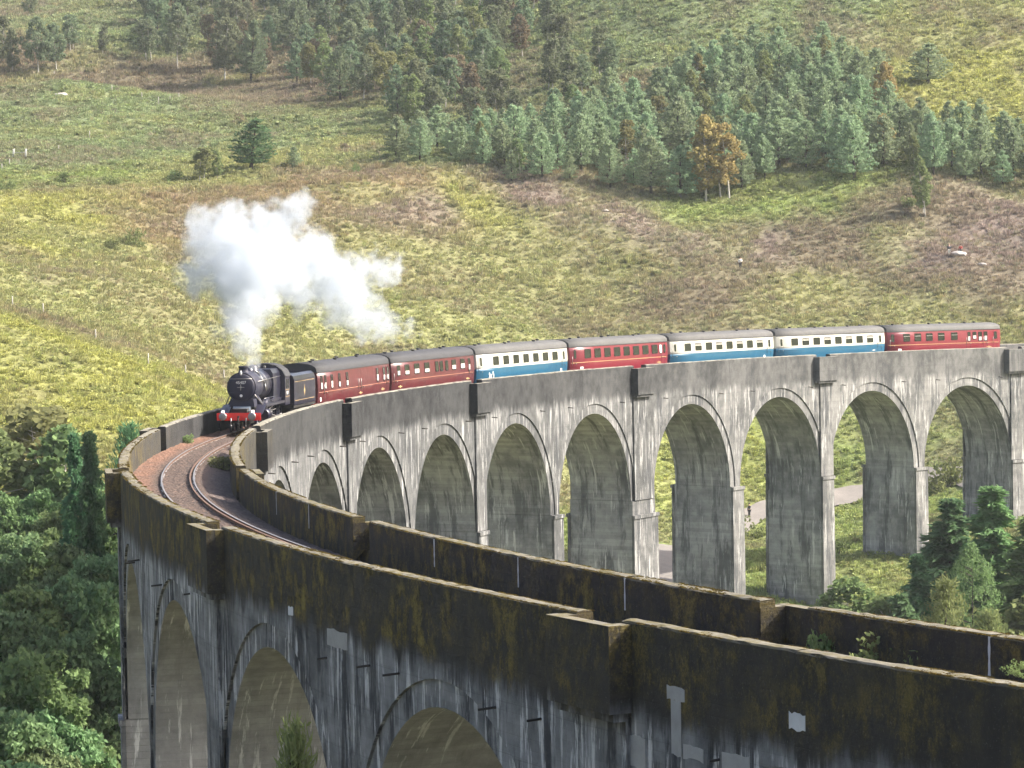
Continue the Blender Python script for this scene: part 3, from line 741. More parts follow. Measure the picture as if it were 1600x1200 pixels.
# --- coaches ------------------------------------------------------------------------------------
CL = 19.70
def side_profile(z):
    """half width of a coach side at height z above rail"""
    if z <= 2.0: return 1.41 - .10 * ((2.0 - z) / 1.3) ** 2
    return 1.41 - .09 * ((z - 2.0) / .96) ** 1.6
def coach(j, style, wins, label, extra):
    smid = 0.513 + 20.25 * (j + .5)
    root = empty('railway_carriage'); root.matrix_world = vehicle_frame(smid, CL)
    tag(root, label, 'carriage', 'carriages behind the steam locomotive')
    h = CL / 2; red = M_MAROON if style == 'maroon' else M_MAROON2
    Z0, ZS, ZT = .70, 2.96, 3.56
    band = 1.82 if style == 'bluecream' else None
    def body_part(name, z0, z1, mat):
        mb = MB(); zs = [z0 + (z1 - z0) * k / 6 for k in range(7)]
        for sg in (1, -1): mb.grid([[(x, sg * side_profile(z), z) for x in (-h, -h * .5, 0, h * .5, h)] for z in zs], smooth=True)
        for x in (-h, h): mb.grid([[(x, side_profile(z), z) for z in zs], [(x, -side_profile(z), z) for z in zs]])
        for z in (z0, z1): mb.poly([(-h, -side_profile(z), z), (h, -side_profile(z), z), (h, side_profile(z), z), (-h, side_profile(z), z)])
        return mb.build(name, mat, root)
    if band:
        body = body_part('body', Z0, band, M_BLUE); body_part('upper_body', band + .002, ZS, M_CREAM)
    else: body = body_part('body', Z0, ZS, red)
    rf = MB(); n = 14; arc = []
    wtop = side_profile(ZS) + .02
    for k in range(n + 1):
        t = math.pi * k / n; arc.append((math.cos(t) * wtop, ZS + .004 + (ZT - ZS) * math.sin(t) ** .62))
    xs = [-h - .03, -h * .6, -h * .2, h * .2, h * .6, h + .03]
    rf.grid([[(x, y, z) for y, z in arc] for x in xs], smooth=True)
    for x in (xs[0], xs[-1]): rf.poly([(x, y, z) for y, z in arc])
    roof = rf.build('roof', M_ROOFL if style != 'maroon' else M_ROOF, root)
    for k in range(6):
        v = MB(); x = -h + 2 + (CL - 4) * k / 5 + random.uniform(-.3, .3); y = .35 * (1 if k % 2 else -1)
        v.lathe((x, y, ZT - .06), (0, 0, 1), [(0, .11), (.10, .11), (.12, .16), (.17, .14)], 10); v.build('roof_vent', M_ROOF, roof)
    for sg in (1, -1):
        g = MB(); g.box((0, sg * (wtop + .012), ZS - .02), (CL, .03, .05)); g.build('gutter', M_ROOF, roof)
    uf = MB(); uf.box((0, 0, .86), (CL - .6, 2.3, .25)); uf.box((0, .5, .58), (4.2, .9, .34)); uf.box((-2.6, -.6, .58), (2.4, .8, .36))
    uf.build('underframe', M_UNDER, root)
    for bx in (-h + 2.9, h - 2.9):
        bg_ = MB()
        for y in (-1.02, 1.02): bg_.box((bx, y, .55), (3.4, .12, .22)); bg_.box((bx, y, .42), (.9, .16, .3))
        bg_.box((bx, 0, .6), (.5, 2.0, .2)); bo = bg_.build('bogie', M_UNDER, root)
        for dx in (-1.3, 1.3):
            for y in (-.75, .75): wheel(bo, bx + dx, y, .457)
    for x, sg in ((-h, -1), (h, 1)):
        g = MB(); g.box((x + sg * .13, 0, 2.0), (.26, 1.15, 2.2)); g.build('gangway', M_RUBB, root)
        for y in (-.86, .86):
            bf = MB(); bf.tube((x, y, 1.06), (x + sg * .24, y, 1.06), .06, n=10); bf.tube((x + sg * .22, y, 1.06), (x + sg * .27, y, 1.06), .23, n=16); bf.build('buffer', M_UNDER, root)
    if not band:
        for sg in (1, -1):
            l = MB(); y = sg * (side_profile(1.66) + .005); l.box((0, y, 1.66), (CL - .5, .012, .032)); l.build('lining', M_LINE if style == 'maroon' else M_YELL, root)
    # windows: (fraction from the front end, width m, kind)
    for f, w, kind in wins:
        x = h - f * CL
        for sg in (1, -1):
            z0, z1 = (2.02, 2.70) if kind != 'door' else (2.02, 2.68)
            if kind == 'slit': z0, z1 = 1.84, 2.70
            fr = MB(); t = .035
            def pt(dx, z, o): return (x + dx, sg * (side_profile(z) + o), z)
            oval = kind == 'oval'
            def ring(hw, a, b, o):
                r = min(.10, hw * .45) if not oval else hw * .95
                out = []
                for cx_, cz_, t0 in ((hw - r, b - r, 0), (-hw + r, b - r, 90), (-hw + r, a + r, 180), (hw - r, a + r, 270)):
                    for q in (0, 45, 90):
                        an = math.radians(t0 + q); out.append(pt(cx_ + r * math.cos(an), cz_ + r * math.sin(an), o))
                return out
            A = ring(w / 2 + t, z0 - t, z1 + t, .030); B = ring(w / 2, z0, z1, .030); A0 = ring(w / 2 + t, z0 - t, z1 + t, -.02)
            fr.grid([A0, A, B], closed=True)
            fo = fr.build('window', M_RUBB if band is None else M_CREAM, root)
            pn = MB(); pn.poly(ring(w / 2 - .001, z0 + .001, z1 - .001, .022)); po = pn.build('pane', M_WHITE if kind == 'white' else M_GLASS, fo, fix=False)
            if kind in ('vent', 'quad'):
                hb = MB(); zc = z1 - .24; hb.poly([pt(-w / 2, zc, .032), pt(w / 2, zc, .032), pt(w / 2, zc + .045, .032), pt(-w / 2, zc + .045, .032)]); hb.build('glazing_bar', M_CREAM if band else M_STEEL, fo, fix=False)
                if band:
                    hv = MB(); hv.poly([pt(-w / 2 + .05, z1 - .17, .028), pt(w / 2 - .05, z1 - .17, .028), pt(w / 2 - .05, z1 - .05, .028), pt(-w / 2 + .05, z1 - .05, .028)]); hv.build('hopper', M_STEEL, fo, fix=False)
            if kind in ('pale_half', 'slit'):  # pale panel over the lower part of the pane
                hb = MB(); zc = z0 + (z1 - z0) * random.uniform(.35, .55); e = w / 2 - .03
                hb.poly([pt(-e, z0 + .03, .026), pt(e, z0 + .03, .026), pt(e, zc, .026), pt(-e, zc, .026)]); hb.build('pale_half', M_PALE, fo, fix=False)
    # doors: outline strips and handles
    for f in extra.get('doors', (.045, .955)):
        x = h - f * CL
        for sg in (1, -1):
            d = MB()
            for dx in (-.36, .36):
                d.grid([[(x + dx - .012, sg * (side_profile(z) + .004), z) for z in (.85, 1.4, 2.0, 2.5, 2.85)], [(x + dx + .012, sg * (side_profile(z) + .004), z) for z in (.85, 1.4, 2.0, 2.5, 2.85)]])
            d.build('door_seam', M_RUBB, root, fix=False)
            hd = MB(); hd.box((x - .30, sg * (side_profile(1.6) + .03), 1.60), (.16, .04, .05)); hd.build('door_handle', M_STEEL, root)
            hd = MB(); hd.tube((x + .47, sg * 1.45, 1.5), (x + .47, sg * 1.45, 2.2), .02, n=6); hd.build('grab_rail', M_STEEL, root)
    for f, txt, size, z, mt in extra.get('text', ()):
        text_mesh('lettering', txt, size, mt, root, Matrix.Translation((h - f * CL, side_profile(z) + .008, z)) @ Matrix.Rotation(math.pi, 4, 'Z') @ Matrix.Rotation(math.pi / 2, 4, 'X'))
    for f, kind in extra.get('marks', ()):
        x = h - f * CL; mk = MB(); y = side_profile(1.22) + .008
        if kind == 'arrows':      # twin interlocked arrows
            for a, b_ in (((0, .10), (.55, .10)), ((0, -.10), (.55, -.10)), ((.10, -.10), (.32, .10)), ((.26, -.10), (.48, .10)), ((0, .10), (.14, .26)), ((.55, -.10), (.41, -.26))):
                p = Vector((x - a[0], y, 1.22 + a[1])); q = Vector((x - b_[0], y, 1.22 + b_[1])); mk.tube(p, q, .045, n=5)
            for k in range(10):
                a0 = -math.pi / 2 + math.pi * k / 10; a1 = a0 + math.pi / 10
                mk.tube((x - .82 - .2 * math.cos(a0), y, 1.22 + .22 * math.sin(a0)), (x - .82 - .2 * math.cos(a1), y, 1.22 + .22 * math.sin(a1)), .045, n=5)
            mk.tube((x - .82, y, 1.13), (x - .82, y, 1.57), .045, n=5)
        elif kind == 'disc': mk.tube((x, y - .004, 1.22), (x, y, 1.22), .17, n=12)
        elif kind == 'wedge': mk.poly([(x - .28, y, 1.25), (x + .28, y, 1.25), (x, y, 1.55)])
        elif kind == 'plate': mk.box((x, y, 1.22), (.55, .008, .17))
        elif kind == 'crest': mk.tube((x, y - .004, 1.22), (x, y, 1.22), .11, n=10); mk.box((x - .3, y, 1.22), (.25, .006, .06)); mk.box((x + .3, y, 1.22), (.25, .006, .06))
        mk.build('emblem', M_WHITE if kind != 'crest' else M_YELL, root)
    return root
DR = [(.045, .42, 'door'), (.955, .42, 'door')]
coach(0, 'maroon2', DR + [(.165, 1.05, 'quad'), (.262, 1.05, 'quad'), (.362, 1.05, 'quad'), (.467, 1.05, 'quad'), (.583, 1.05, 'quad'), (.715, .42, 'slit'), (.765, .62, 'pale_half'), (.815, .55, 'slit'), (.865, .5, 'slit')],
      'bright maroon last carriage at the far end of the train', {'marks': ((.11, 'plate'), (.90, 'crest')), 'doors': (.045, .715, .865, .955)})
coach(1, 'bluecream', DR + [(.163 + .0995 * k, 1.22, 'vent' if k % 2 else 'plain') for k in range(8)],
      'cream and blue carriage coupled directly to the bright maroon last one', {'marks': ((.90, 'wedge'),)})
coach(2, 'bluecream', DR + [(.163 + .0995 * k, 1.22, 'vent' if k % 2 else 'plain') for k in range(8)],
      'cream and blue carriage third from the far end of the train', {'marks': ((.91, 'disc'),)})
coach(3, 'maroon2', [(.05, .36, 'oval'), (.965, .36, 'oval')] + [(.175 + .098 * k, 1.15, 'plain') for k in range(8)] + [(.925, .5, 'white')],
      'maroon carriage with eight dark windows between two cream and blue ones', {'marks': ((.12, 'plate'), (.91, 'crest'))})
coach(4, 'bluecream', DR + [(.203 + .1085 * k, 1.25, 'plain') for k in range(7)],
      'leading cream and blue carriage with seven windows and a white emblem', {'marks': ((.13, 'arrows'), (.93, 'disc'))})
coach(5, 'maroon', [(.08, .6, 'pale_half'), (.177, .95, 'pale_half'), (.29, 1.1, 'pale_half'), (.41, 1.1, 'pale_half'), (.53, .7, 'plain'), (.585, .7, 'plain'), (.65, .6, 'plain'), (.74, .95, 'pale_half'), (.85, 1.0, 'pale_half'), (.935, .45, 'slit')],
      'dark maroon carriage with pale lower window halves, second behind the tender', {'marks': ((.10, 'crest'), (.92, 'crest'))})
coach(6, 'maroon', [(.05, .42, 'slit'), (.10, .35, 'slit'), (.185, .5, 'slit'), (.285, .5, 'slit'), (.39, .5, 'slit'), (.82, .5, 'slit'), (.915, .5, 'slit'), (.972, .4, 'slit')],
      'dark maroon brake carriage coupled to the tender', {'marks': ((.04, 'disc'), (.58, 'crest'), (.90, 'crest')), 'doors': (.10, .565, .60, .972)})

# --- locomotive ---------------------------------------------------------------------------------
SB = 0.513 + 141.75                                    # where the tender meets the first coach
LOCO_FRONT = SB + 19.45
LT = 7.3                                               # tender length
loco = empty('steam_locomotive'); loco.matrix_world = vehicle_frame(LOCO_FRONT - 6.2, 10.0)
tag(loco, 'black steam locomotive with red buffer beam leading the train', 'locomotive')
F0 = 6.2                                               # buffer faces in local x; x decreases to the rear
def lp(mb, name, mat, parent=None): return mb.build(name, mat, parent or loco)
BZ = 2.72                                              # boiler centre line
b = MB(); b.lathe((F0 - 1.55, 0, BZ), (-1, 0, 0), [(0, .86), (.03, .885), (1.9, .885)], 40); smokebox = lp(b, 'smokebox', M_SMOKEBOX)
b = MB(); b.lathe((F0 - 1.55, 0, BZ), (1, 0, 0), [(0, .80), (.02, .80), (.07, .72), (.12, .5), (.14, .22), (.15, .0)], 36, cap=False); door = lp(b, 'smokebox_door', M_SMOKEBOX, smokebox)
b = MB(); b.tube((F0 - 1.42, 0, BZ), (F0 - 1.30, 0, BZ), .05, n=10); b.box((F0 - 1.33, .0, BZ), (.03, .42, .03)); b.box((F0 - 1.31, 0, BZ), (.03, .03, .36)); lp(b, 'door_dart', M_STEEL, smokebox)
b = MB()
for z in (-.32, .32): b.box((F0 - 1.44, -.38, BZ + z), (.05, .8, .05))
lp(b, 'door_hinge', M_SMOKEBOX, smokebox)
b = MB(); b.tube((F0 - 1.40, -.66, BZ + .50), (F0 - 1.40, .66, BZ + .50), .018, n=6); lp(b, 'handrail', M_STEEL, smokebox)
b = MB(); b.box((F0 - 1.425, 0, BZ + .27), (.03, .80, .20)); npl = lp(b, 'number_plate', M_SMOKEBOX, smokebox)
text_mesh('number', '45407', .25, M_WHITE, smokebox, Matrix.Translation((F0 - 1.405, 0, BZ + .27)) @ Matrix.Rotation(math.pi / 2, 4, 'Z') @ Matrix.Rotation(math.pi / 2, 4, 'X'))
b = MB(); b.tube((F0 - 1.425, 0, BZ - .50), (F0 - 1.40, 0, BZ - .50), .085, n=12); lp(b, 'shed_plate', M_WHITE, smokebox)
b = MB(); b.lathe((F0 - 1.46, 0, BZ + .72), (0, 0, 1), [(0, .05), (.10, .07), (.22, .055), (.26, .02)], 10); lp(b, 'top_lamp', M_WHITE, smokebox)
b = MB(); b.lathe((F0 - 2.35, 0, BZ + .80), (0, 0, 1), [(0, .40), (.06, .33), (.14, .285), (.30, .27), (.36, .31), (.40, .32), (.43, .30), (.43, .22), (.20, .20)], 24, cap=False); lp(b, 'chimney', M_SMOKEBOX)
b = MB(); b.lathe((F0 - 3.45, 0, BZ), (-1, 0, 0), [(0, .84), (2.0, .88), (3.35, .92)], 40, cap=False); boiler = lp(b, 'boiler', M_BLACK)
for x, r in ((3.5, .858), (4.4, .872), (5.3, .895), (6.2, .915)):
    q = MB(); q.lathe((F0 - x, 0, BZ), (-1, 0, 0), [(0, r), (.0, r + .012), (.05, r + .012), (.05, r)], 36, cap=False); lp(q, 'boiler_band', M_STEEL if x == 5.3 else M_BLACK, boiler)
b = MB(); b.lathe((F0 - 4.35, 0, BZ + .84), (0, 0, 1), [(0, .30), (.06, .24), (.12, .20), (.20, .18), (.24, .10), (.25, 0)], 18, cap=False); lp(b, 'top_feed', M_BLACK, boiler)
for sg in (1, -1):
    q = MB(); pts = [(F0 - 4.35, sg * .12, BZ + .98), (F0 - 4.36, sg * .55, BZ + .75), (F0 - 4.38, sg * .92, BZ + .1), (F0 - 4.4, sg * .95, BZ - .35)]
    for a, c in zip(pts, pts[1:]): q.tube(a, c, .04, n=8)
    lp(q, 'feed_pipe', M_STEEL, boiler)
b = MB(); b.lathe((F0 - 5.45, 0, BZ + .82), (0, 0, 1), [(0, .40), (.08, .31), (.22, .29), (.32, .24), (.39, .12), (.41, 0)], 22, cap=False); lp(b, 'dome', M_BLACK)
# Belpaire firebox
fb = [(-.98, 1.55), (.98, 1.55), (1.02, 2.7), (.97, 3.35), (.82, 3.60), (-.82, 3.60), (-.97, 3.35), (-1.02, 2.7)]
b = MB(); b.prism(fb, 'x', F0 - 9.25, F0 - 6.8); lp(b, 'firebox', M_BLACK)
for y in (-.2, .2):
    q = MB(); q.lathe((F0 - 8.4, y, 3.58), (0, 0, 1), [(0, .07), (.14, .07), (.16, .09), (.2, .04)], 10); lp(q, 'safety_valve', M_STEEL)
# cab
cabp = [(-1.30, 1.32), (1.30, 1.32), (1.30, 3.05), (1.12, 3.42), (.75, 3.72), (.3, 3.84), (-.3, 3.84), (-.75, 3.72), (-1.12, 3.42), (-1.30, 3.05)]
b = MB(); b.grid([[(x, y, z) for y, z in cabp] for x in (F0 - 11.0, F0 - 9.25)], closed=True); b.poly([(F0 - 9.25, y, z) for y, z in cabp]); cabo = lp(b, 'cab', M_BLACK)
b = MB(); b.grid([[(x, y * 1.035, z + .03) for y, z in cabp[2:]] for x in (F0 - 11.22, F0 - 9.18)], smooth=True); lp(b, 'cab_roof', M_ROOF, cabo)
for sg in (1, -1):
    for x in (9.75, 10.4):
        q = MB(); q.box((F0 - x, sg * 1.304, 2.62), (.46, .012, .56)); lp(q, 'cab_window', M_GLASS, cabo)
    q = MB(); q.box((F0 - 10.1, sg * 1.306, 1.83), (1.5, .006, .02)); q.box((F0 - 10.1, sg * 1.306, 2.25), (1.5, .006, .02)); lp(q, 'cab_lining', M_YELL, cabo)
    text_mesh('cab_number', '45407', .30, M_WHITE, cabo, Matrix.Translation((F0 - 10.05, sg * 1.31, 2.04)) @ Matrix.Rotation(math.pi if sg > 0 else 0, 4, 'Z') @ Matrix.Rotation(math.pi / 2, 4, 'X'))
for y in (-.72, .72):
    q = MB(); q.box((F0 - 9.24, y, 3.12), (.02, .38, .40)); lp(q, 'spectacle_window', M_GLASS, cabo)
# running plate, frames, front
b = MB()
for sg in (1, -1):
    b.box((F0 - 5.85, sg * 1.02, 1.62), (6.5, .52, .05)); b.box((F0 - 5.85, sg * 1.28, 1.57), (6.5, .03, .16))
    b.prism([(F0 - 2.6, 1.645), (F0 - 1.22, 1.15), (F0 - 1.22, 1.10), (F0 - 2.6, 1.595)], 'y', sg * .76, sg * 1.29)
b.box((F0 - .98, 0, 1.12), (.80, 2.5, .05)); lp(b, 'running_plate', M_BLACK)
b = MB()
for y in (-.55, .55): b.box((F0 - 5.6, y, .95), (9.6, .04, .75))
b.box((F0 - 5, 0, 1.22), (8.6, .9, .5)); lp(b, 'frame', M_UNDER)
b = MB(); b.prism([(F0 - 2.0, 1.9), (F0 - 1.2, 1.25), (F0 - 1.2, 1.20), (F0 - 2.0, 1.5)], 'y', -.52, .52); lp(b, 'fall_plate', M_GREYP)
b = MB(); b.prism([(-.75, 1.55), (.75, 1.55), (.68, 2.0), (-.68, 2.0)], 'x', F0 - 3.3, F0 - 1.62); lp(b, 'smokebox_saddle', M_SMOKEBOX)
b = MB(); b.box((F0 - .55, 0, 1.02), (.06, 2.62, .44)); beam = lp(b, 'buffer_beam', M_RED)
for y in (-.865, .865):
    b = MB(); b.lathe((F0 - .52, y, 1.05), (1, 0, 0), [(0, .17), (.10, .15), (.26, .13), (.26, .07), (.44, .07)], 16); bo = lp(b, 'buffer', M_RED)
    b = MB(); b.lathe((F0 - .10, y, 1.05), (1, 0, 0), [(0, .08), (.02, .235), (.07, .235), (.085, .15), (.09, 0)], 24, cap=False); lp(b, 'buffer_head', M_STEEL, bo)
b = MB(); b.box((F0 - .42, 0, 1.02), (.25, .09, .12)); b.lathe((F0 - .3, 0, .86), (0, 1, 0), [(-.03, .10), (.03, .10)], 12)
for z in (.74, .58, .42): b.tube((F0 - .33, -.05, z), (F0 - .33, .05, z), .075, n=8)
lp(b, 'coupling', M_UNDER)
for y in (-.45, .45):
    b = MB(); b.tube((F0 - .45, y, .95), (F0 - .38, y, .55), .04, n=8); b.tube((F0 - .38, y, .55), (F0 - .42, y * .9, .38), .045, n=8); lp(b, 'brake_hose', M_STEEL)
for y in (-.98, .80):
    b = MB(); b.box((F0 - .75, y, 1.28), (.12, .16, .26)); lm = lp(b, 'lamp', M_WHITE)
    b = MB(); b.tube((F0 - .69, y, 1.30), (F0 - .67, y, 1.30), .085, n=14); lp(b, 'lamp_lens', M_LAMP, lm)
for y in (-1.15, 1.15):
    b = MB(); b.box((F0 - .9, y, .62), (.30, .05, .9)); b.box((F0 - .9, y * 1.06, .32), (.34, .22, .03)); b.box((F0 - .9, y * 1.06, .68), (.34, .22, .03)); lp(b, 'step', M_UNDER)
# cylinders, motion, wheels
for sg in (1, -1):
    b = MB(); b.lathe((F0 - 3.75, sg * 1.10, 1.05), (1, 0, 0), [(0, .27), (.02, .33), (1.13, .33), (1.15, .27)], 20); b.lathe((F0 - 3.75, sg * 1.02, 1.45), (1, 0, 0), [(0, .16), (1.2, .16)], 14); cy = lp(b, 'cylinder', M_BLACK)
    b = MB(); b.tube((F0 - 2.55, sg * .70, 1.72), (F0 - 2.95, sg * .92, 3.05), .0, .0, 4); 
    b = MB(); b.lathe((F0 - 2.9, sg * .62, 2.1), (0, sg * .45, -.75), [(0, .17), (.75, .17)], 12); lp(b, 'steam_pipe', M_SMOKEBOX)
    b = MB(); b.box((F0 - 4.6, sg * 1.12, 1.20), (1.6, .05, .07)); b.box((F0 - 4.6, sg * 1.12, .92), (1.6, .05, .07)); b.box((F0 - 4.5, sg * 1.12, 1.05), (.3, .10, .3)); lp(b, 'slide_bars', M_STEEL)
    wx = [F0 - 5.05, F0 - 7.20, F0 - 9.65]
    for x in wx: wheel(loco, x, sg * .755, .915, 'driving_wheel', 16, M_BLACK)
    cr = (.28, -.18)
    b = MB()
    b.box((sum(wx) / 3 - .0 + cr[0] * 0, sg * .93, .915 + cr[1]), (wx[0] - wx[2] + .3, .05, .10))
    for x in wx: b.tube((x, sg * .88, .915 + cr[1]), (x, sg * .98, .915 + cr[1]), .10, n=12)
    lp(b, 'coupling_rod', M_STEEL)
    b = MB(); a = Vector((F0 - 4.5, sg * 1.05, 1.05)); c = Vector((wx[1], sg * 1.05, .915 + cr[1])); b.tube(a, c, .055, n=8); b.tube(a + Vector((-.2, 0, .1)), Vector((wx[1] + .2, sg * 1.08, 1.2)), .03, n=6); b.tube(Vector((wx[1] + .9, sg * 1.08, 1.45)), Vector((F0 - 4.2, sg * 1.08, 1.22)), .03, n=6); lp(b, 'connecting_rod', M_STEEL)
    for x in (F0 - 2.3, F0 - 4.15): wheel(loco, x, sg * .755, .50, 'bogie_wheel', 10, M_BLACK)
    b = MB()
    for x in wx:
        pr = [(x + 1.02 * math.cos(t), .915 + 1.02 * math.sin(t)) for t in [math.radians(44 + 92 * k / 8) for k in range(9)]]
        b.grid([[(px_, sg * .72, z) for px_, z in pr], [(px_, sg * 1.04, z) for px_, z in pr]], smooth=True)
        b.poly([(px_, sg * 1.04, z) for px_, z in pr])
    lp(b, 'splasher', M_BLACK)
    b = MB(); b.tube((F0 - 1.9, sg * .93, BZ + .32), (F0 - 9.2, sg * 1.02, BZ + .40), .018, n=6); lp(b, 'boiler_handrail', M_STEEL)
    b = MB(); b.tube((F0 - 1.62, sg * .62, BZ - .25), (F0 - 2.35, sg * 1.1, 1.65), .035, n=8); lp(b, 'smokebox_stay', M_STEEL)
    b = MB(); b.box((F0 - 7.4, sg * 1.02, 1.75), (3.6, .10, .12)); b.tube((F0 - 3.5, sg * .98, 1.95), (F0 - 9.2, sg * 1.0, 1.95), .03, n=6); lp(b, 'injector_pipe', M_BLACK)

# --- tender -------------------------------------------------------------------------------------
tender = empty('locomotive_tender'); tender.matrix_world = vehicle_frame(SB + LT / 2 + .15, LT)
tag(tender, 'black coal tender with yellow emblem between the locomotive and the carriages', 'tender')
def tp(mb, name, mat, parent=None): return mb.build(name, mat, parent or tender)
h = LT / 2
tpf = [(-1.30, 1.18), (1.30, 1.18), (1.30, 2.75), (1.22, 2.98), (1.02, 3.12), (.86, 3.12), (.86, 2.55), (-.86, 2.55), (-.86, 3.12), (-1.02, 3.12), (-1.22, 2.98), (-1.30, 2.75)]
b = MB(); b.prism(tpf, 'x', -h + .35, h - .35); tp(b, 'tank', M_BLACK)
b = MB(); b.prism([(-1.2, 2.5), (1.2, 2.5), (1.05, 3.15), (-1.05, 3.15)], 'x', -h + .30, -h + .345); b.box((-h + 1.4, 0, 2.75), (1.5, 1.7, .5)); tp(b, 'tank_dome', M_BLACK)
b = MB(); n = 12
rows = [[(h - .5 - (4.3) * i / 10, -.85 + 1.7 * k / n, 2.62 + .55 * math.sin(math.pi * k / n) * (1 - .5 * i / 10) + random.uniform(-.09, .09)) for k in range(n + 1)] for i in range(11)]
b.grid(rows); tp(b, 'coal_load', M_COAL)
b = MB(); b.box((0, 0, 1.08), (LT - .5, 2.55, .16)); b.box((0, 0, .82), (LT - .9, 1.9, .35))
for y in (-1.0, 1.0): b.box((0, y, .82), (LT - .8, .06, .42))
tp(b, 'frame', M_UNDER)
for x in (-2.3, 0, 2.3):
    for y in (-.755, .755): wheel(tender, x, y, .645)
    for y in (-1.06, 1.06):
        b = MB(); b.box((x, y, .62), (.38, .12, .42)); tp(b, 'axle_box', M_UNDER)
for sg in (1, -1):
    b = MB(); b.box((.1, sg * 1.306, 1.45), (LT - 1.3, .006, .022)); b.box((.1, sg * 1.306, 2.62), (LT - 1.3, .006, .022)); tp(b, 'lining', M_YELL)
    b = MB(); y = sg * 1.308
    b.tube((.1, y - .003 * sg, 2.0), (.1, y, 2.0), .17, n=14); b.poly([(.02, y, 2.15), (.18, y, 2.15), (.10, y, 2.42)]); b.poly([(.02, y, 1.85), (.18, y, 1.85), (.10, y, 1.62)]); tp(b, 'emblem', M_YELL)
for y in (-.9, .9):
    b = MB(); b.tube((-h + .4, y * 1.5 * .95, 1.3), (-h + .4, y * 1.5 * .95, 2.6), .02, n=6); tp(b, 'handrail', M_STEEL)
b = MB(); b.box((-h + .25, 0, 1.02), (.06, 2.5, .42)); tp(b, 'rear_beam', M_RED)

# ------------------------------------------------------------------ trees
def leaf_mat(name, c, vary=.35, trans=.40, hue=.03):
    m, nt, b = new_mat(name); N = NT(nt)
    nt.nodes.remove(b)
    oi = N.n('ShaderNodeObjectInfo'); at = N.n('ShaderNodeAttribute', attribute_name='rnd')
    k = N.math('ADD', N.math('MULTIPLY', at.outputs['Fac'], .6), N.math('MULTIPLY', oi.outputs['Random'], .4))
    lo = tuple(x * (1 - vary) for x in c); hi = tuple(min(1, x * (1 + vary)) for x in c)
    cc = N.mix(k, lo, hi)
    hs = N.n('ShaderNodeHueSaturation', i_Color=cc); nt.links.new(N.math('MULTIPLY_ADD', oi.outputs['Random'], hue * 2, .5 - hue), hs.inputs['Hue'])
    d = N.n('ShaderNodeBsdfDiffuse', i_Color=hs.outputs[0]); t = N.n('ShaderNodeBsdfTranslucent', i_Color=hs.outputs[0])
    mx = N.n('ShaderNodeMixShader', i_0=trans, i_1=d.outputs[0], i_2=t.outputs[0])
    nt.links.new(mx.outputs[0], nt.nodes['Material Output'].inputs[0])
    return m
ML = {'pine': leaf_mat('pine_needles', (.280, .360, .215)), 'birch': leaf_mat('birch_leaves', (.225, .255, .115), hue=.05), 'gold': leaf_mat('turning_birch_leaves', (.37, .31, .135), hue=.01),
      'grey': leaf_mat('grey_green_leaves', (.185, .230, .140), hue=.05), 'broad': leaf_mat('oak_and_alder_leaves', (.205, .300, .145), .5), 'spruce': leaf_mat('spruce_needles', (.120, .215, .105)),
      'larch': leaf_mat('larch_foliage', (.185, .270, .115)), 'bright': leaf_mat('young_bright_foliage', (.22, .28, .115)), 'shrub': leaf_mat('shrub_leaves', (.18, .225, .095)), 'brown': leaf_mat('russet_leaves', (.215, .180, .120), hue=.012)}
M_BARK = simple_mat('dark_bark', (.055, .045, .038), .9, var=.4); M_BIRCH = simple_mat('pale_birch_bark', (.42, .40, .36), .8, var=.35, scale=6)

def cards(C, A, w, l, r):
    """one small leaf quad per centre C with long axis A"""
    n = len(C); A = A / (np.linalg.norm(A, axis=1, keepdims=True) + 1e-9)
    B = np.cross(A, r.normal(size=(n, 3))); B /= (np.linalg.norm(B, axis=1, keepdims=True) + 1e-9)
    w = (w * r.uniform(.7, 1.3, n))[:, None] / 2; l = (l * r.uniform(.7, 1.3, n))[:, None] / 2
    V = np.stack([C - A * l - B * w * .6, C - A * l * .1 + B * w - B * w * .0, C + A * l, C - A * l * .1 - B * w], 1).reshape(-1, 3)
    V[1::4] = C + B * w; V[3::4] = C - B * w; V[0::4] = C - A * l
    F = np.arange(4 * n).reshape(n, 4)
    return V, F, np.repeat(r.uniform(0, 1, n), 4)
def crown_mesh(name, C, A, w, l, r):
    V, F, k = cards(C, A, w, l, r); return mesh_np(name, V, F, attrs={'rnd': k})
def limb_mesh(name, segs, n=7):
    mb = MB()
    for p0, p1, r0, r1 in segs: mb.tube(p0, p1, r0, r1, n, cap=False)
    return mb.mesh(name, fix=False)
def ball(r, n):
    v = r.normal(size=(n, 3)); v /= np.linalg.norm(v, axis=1, keepdims=True); return v * r.uniform(.35, 1, (n, 1)) ** .5

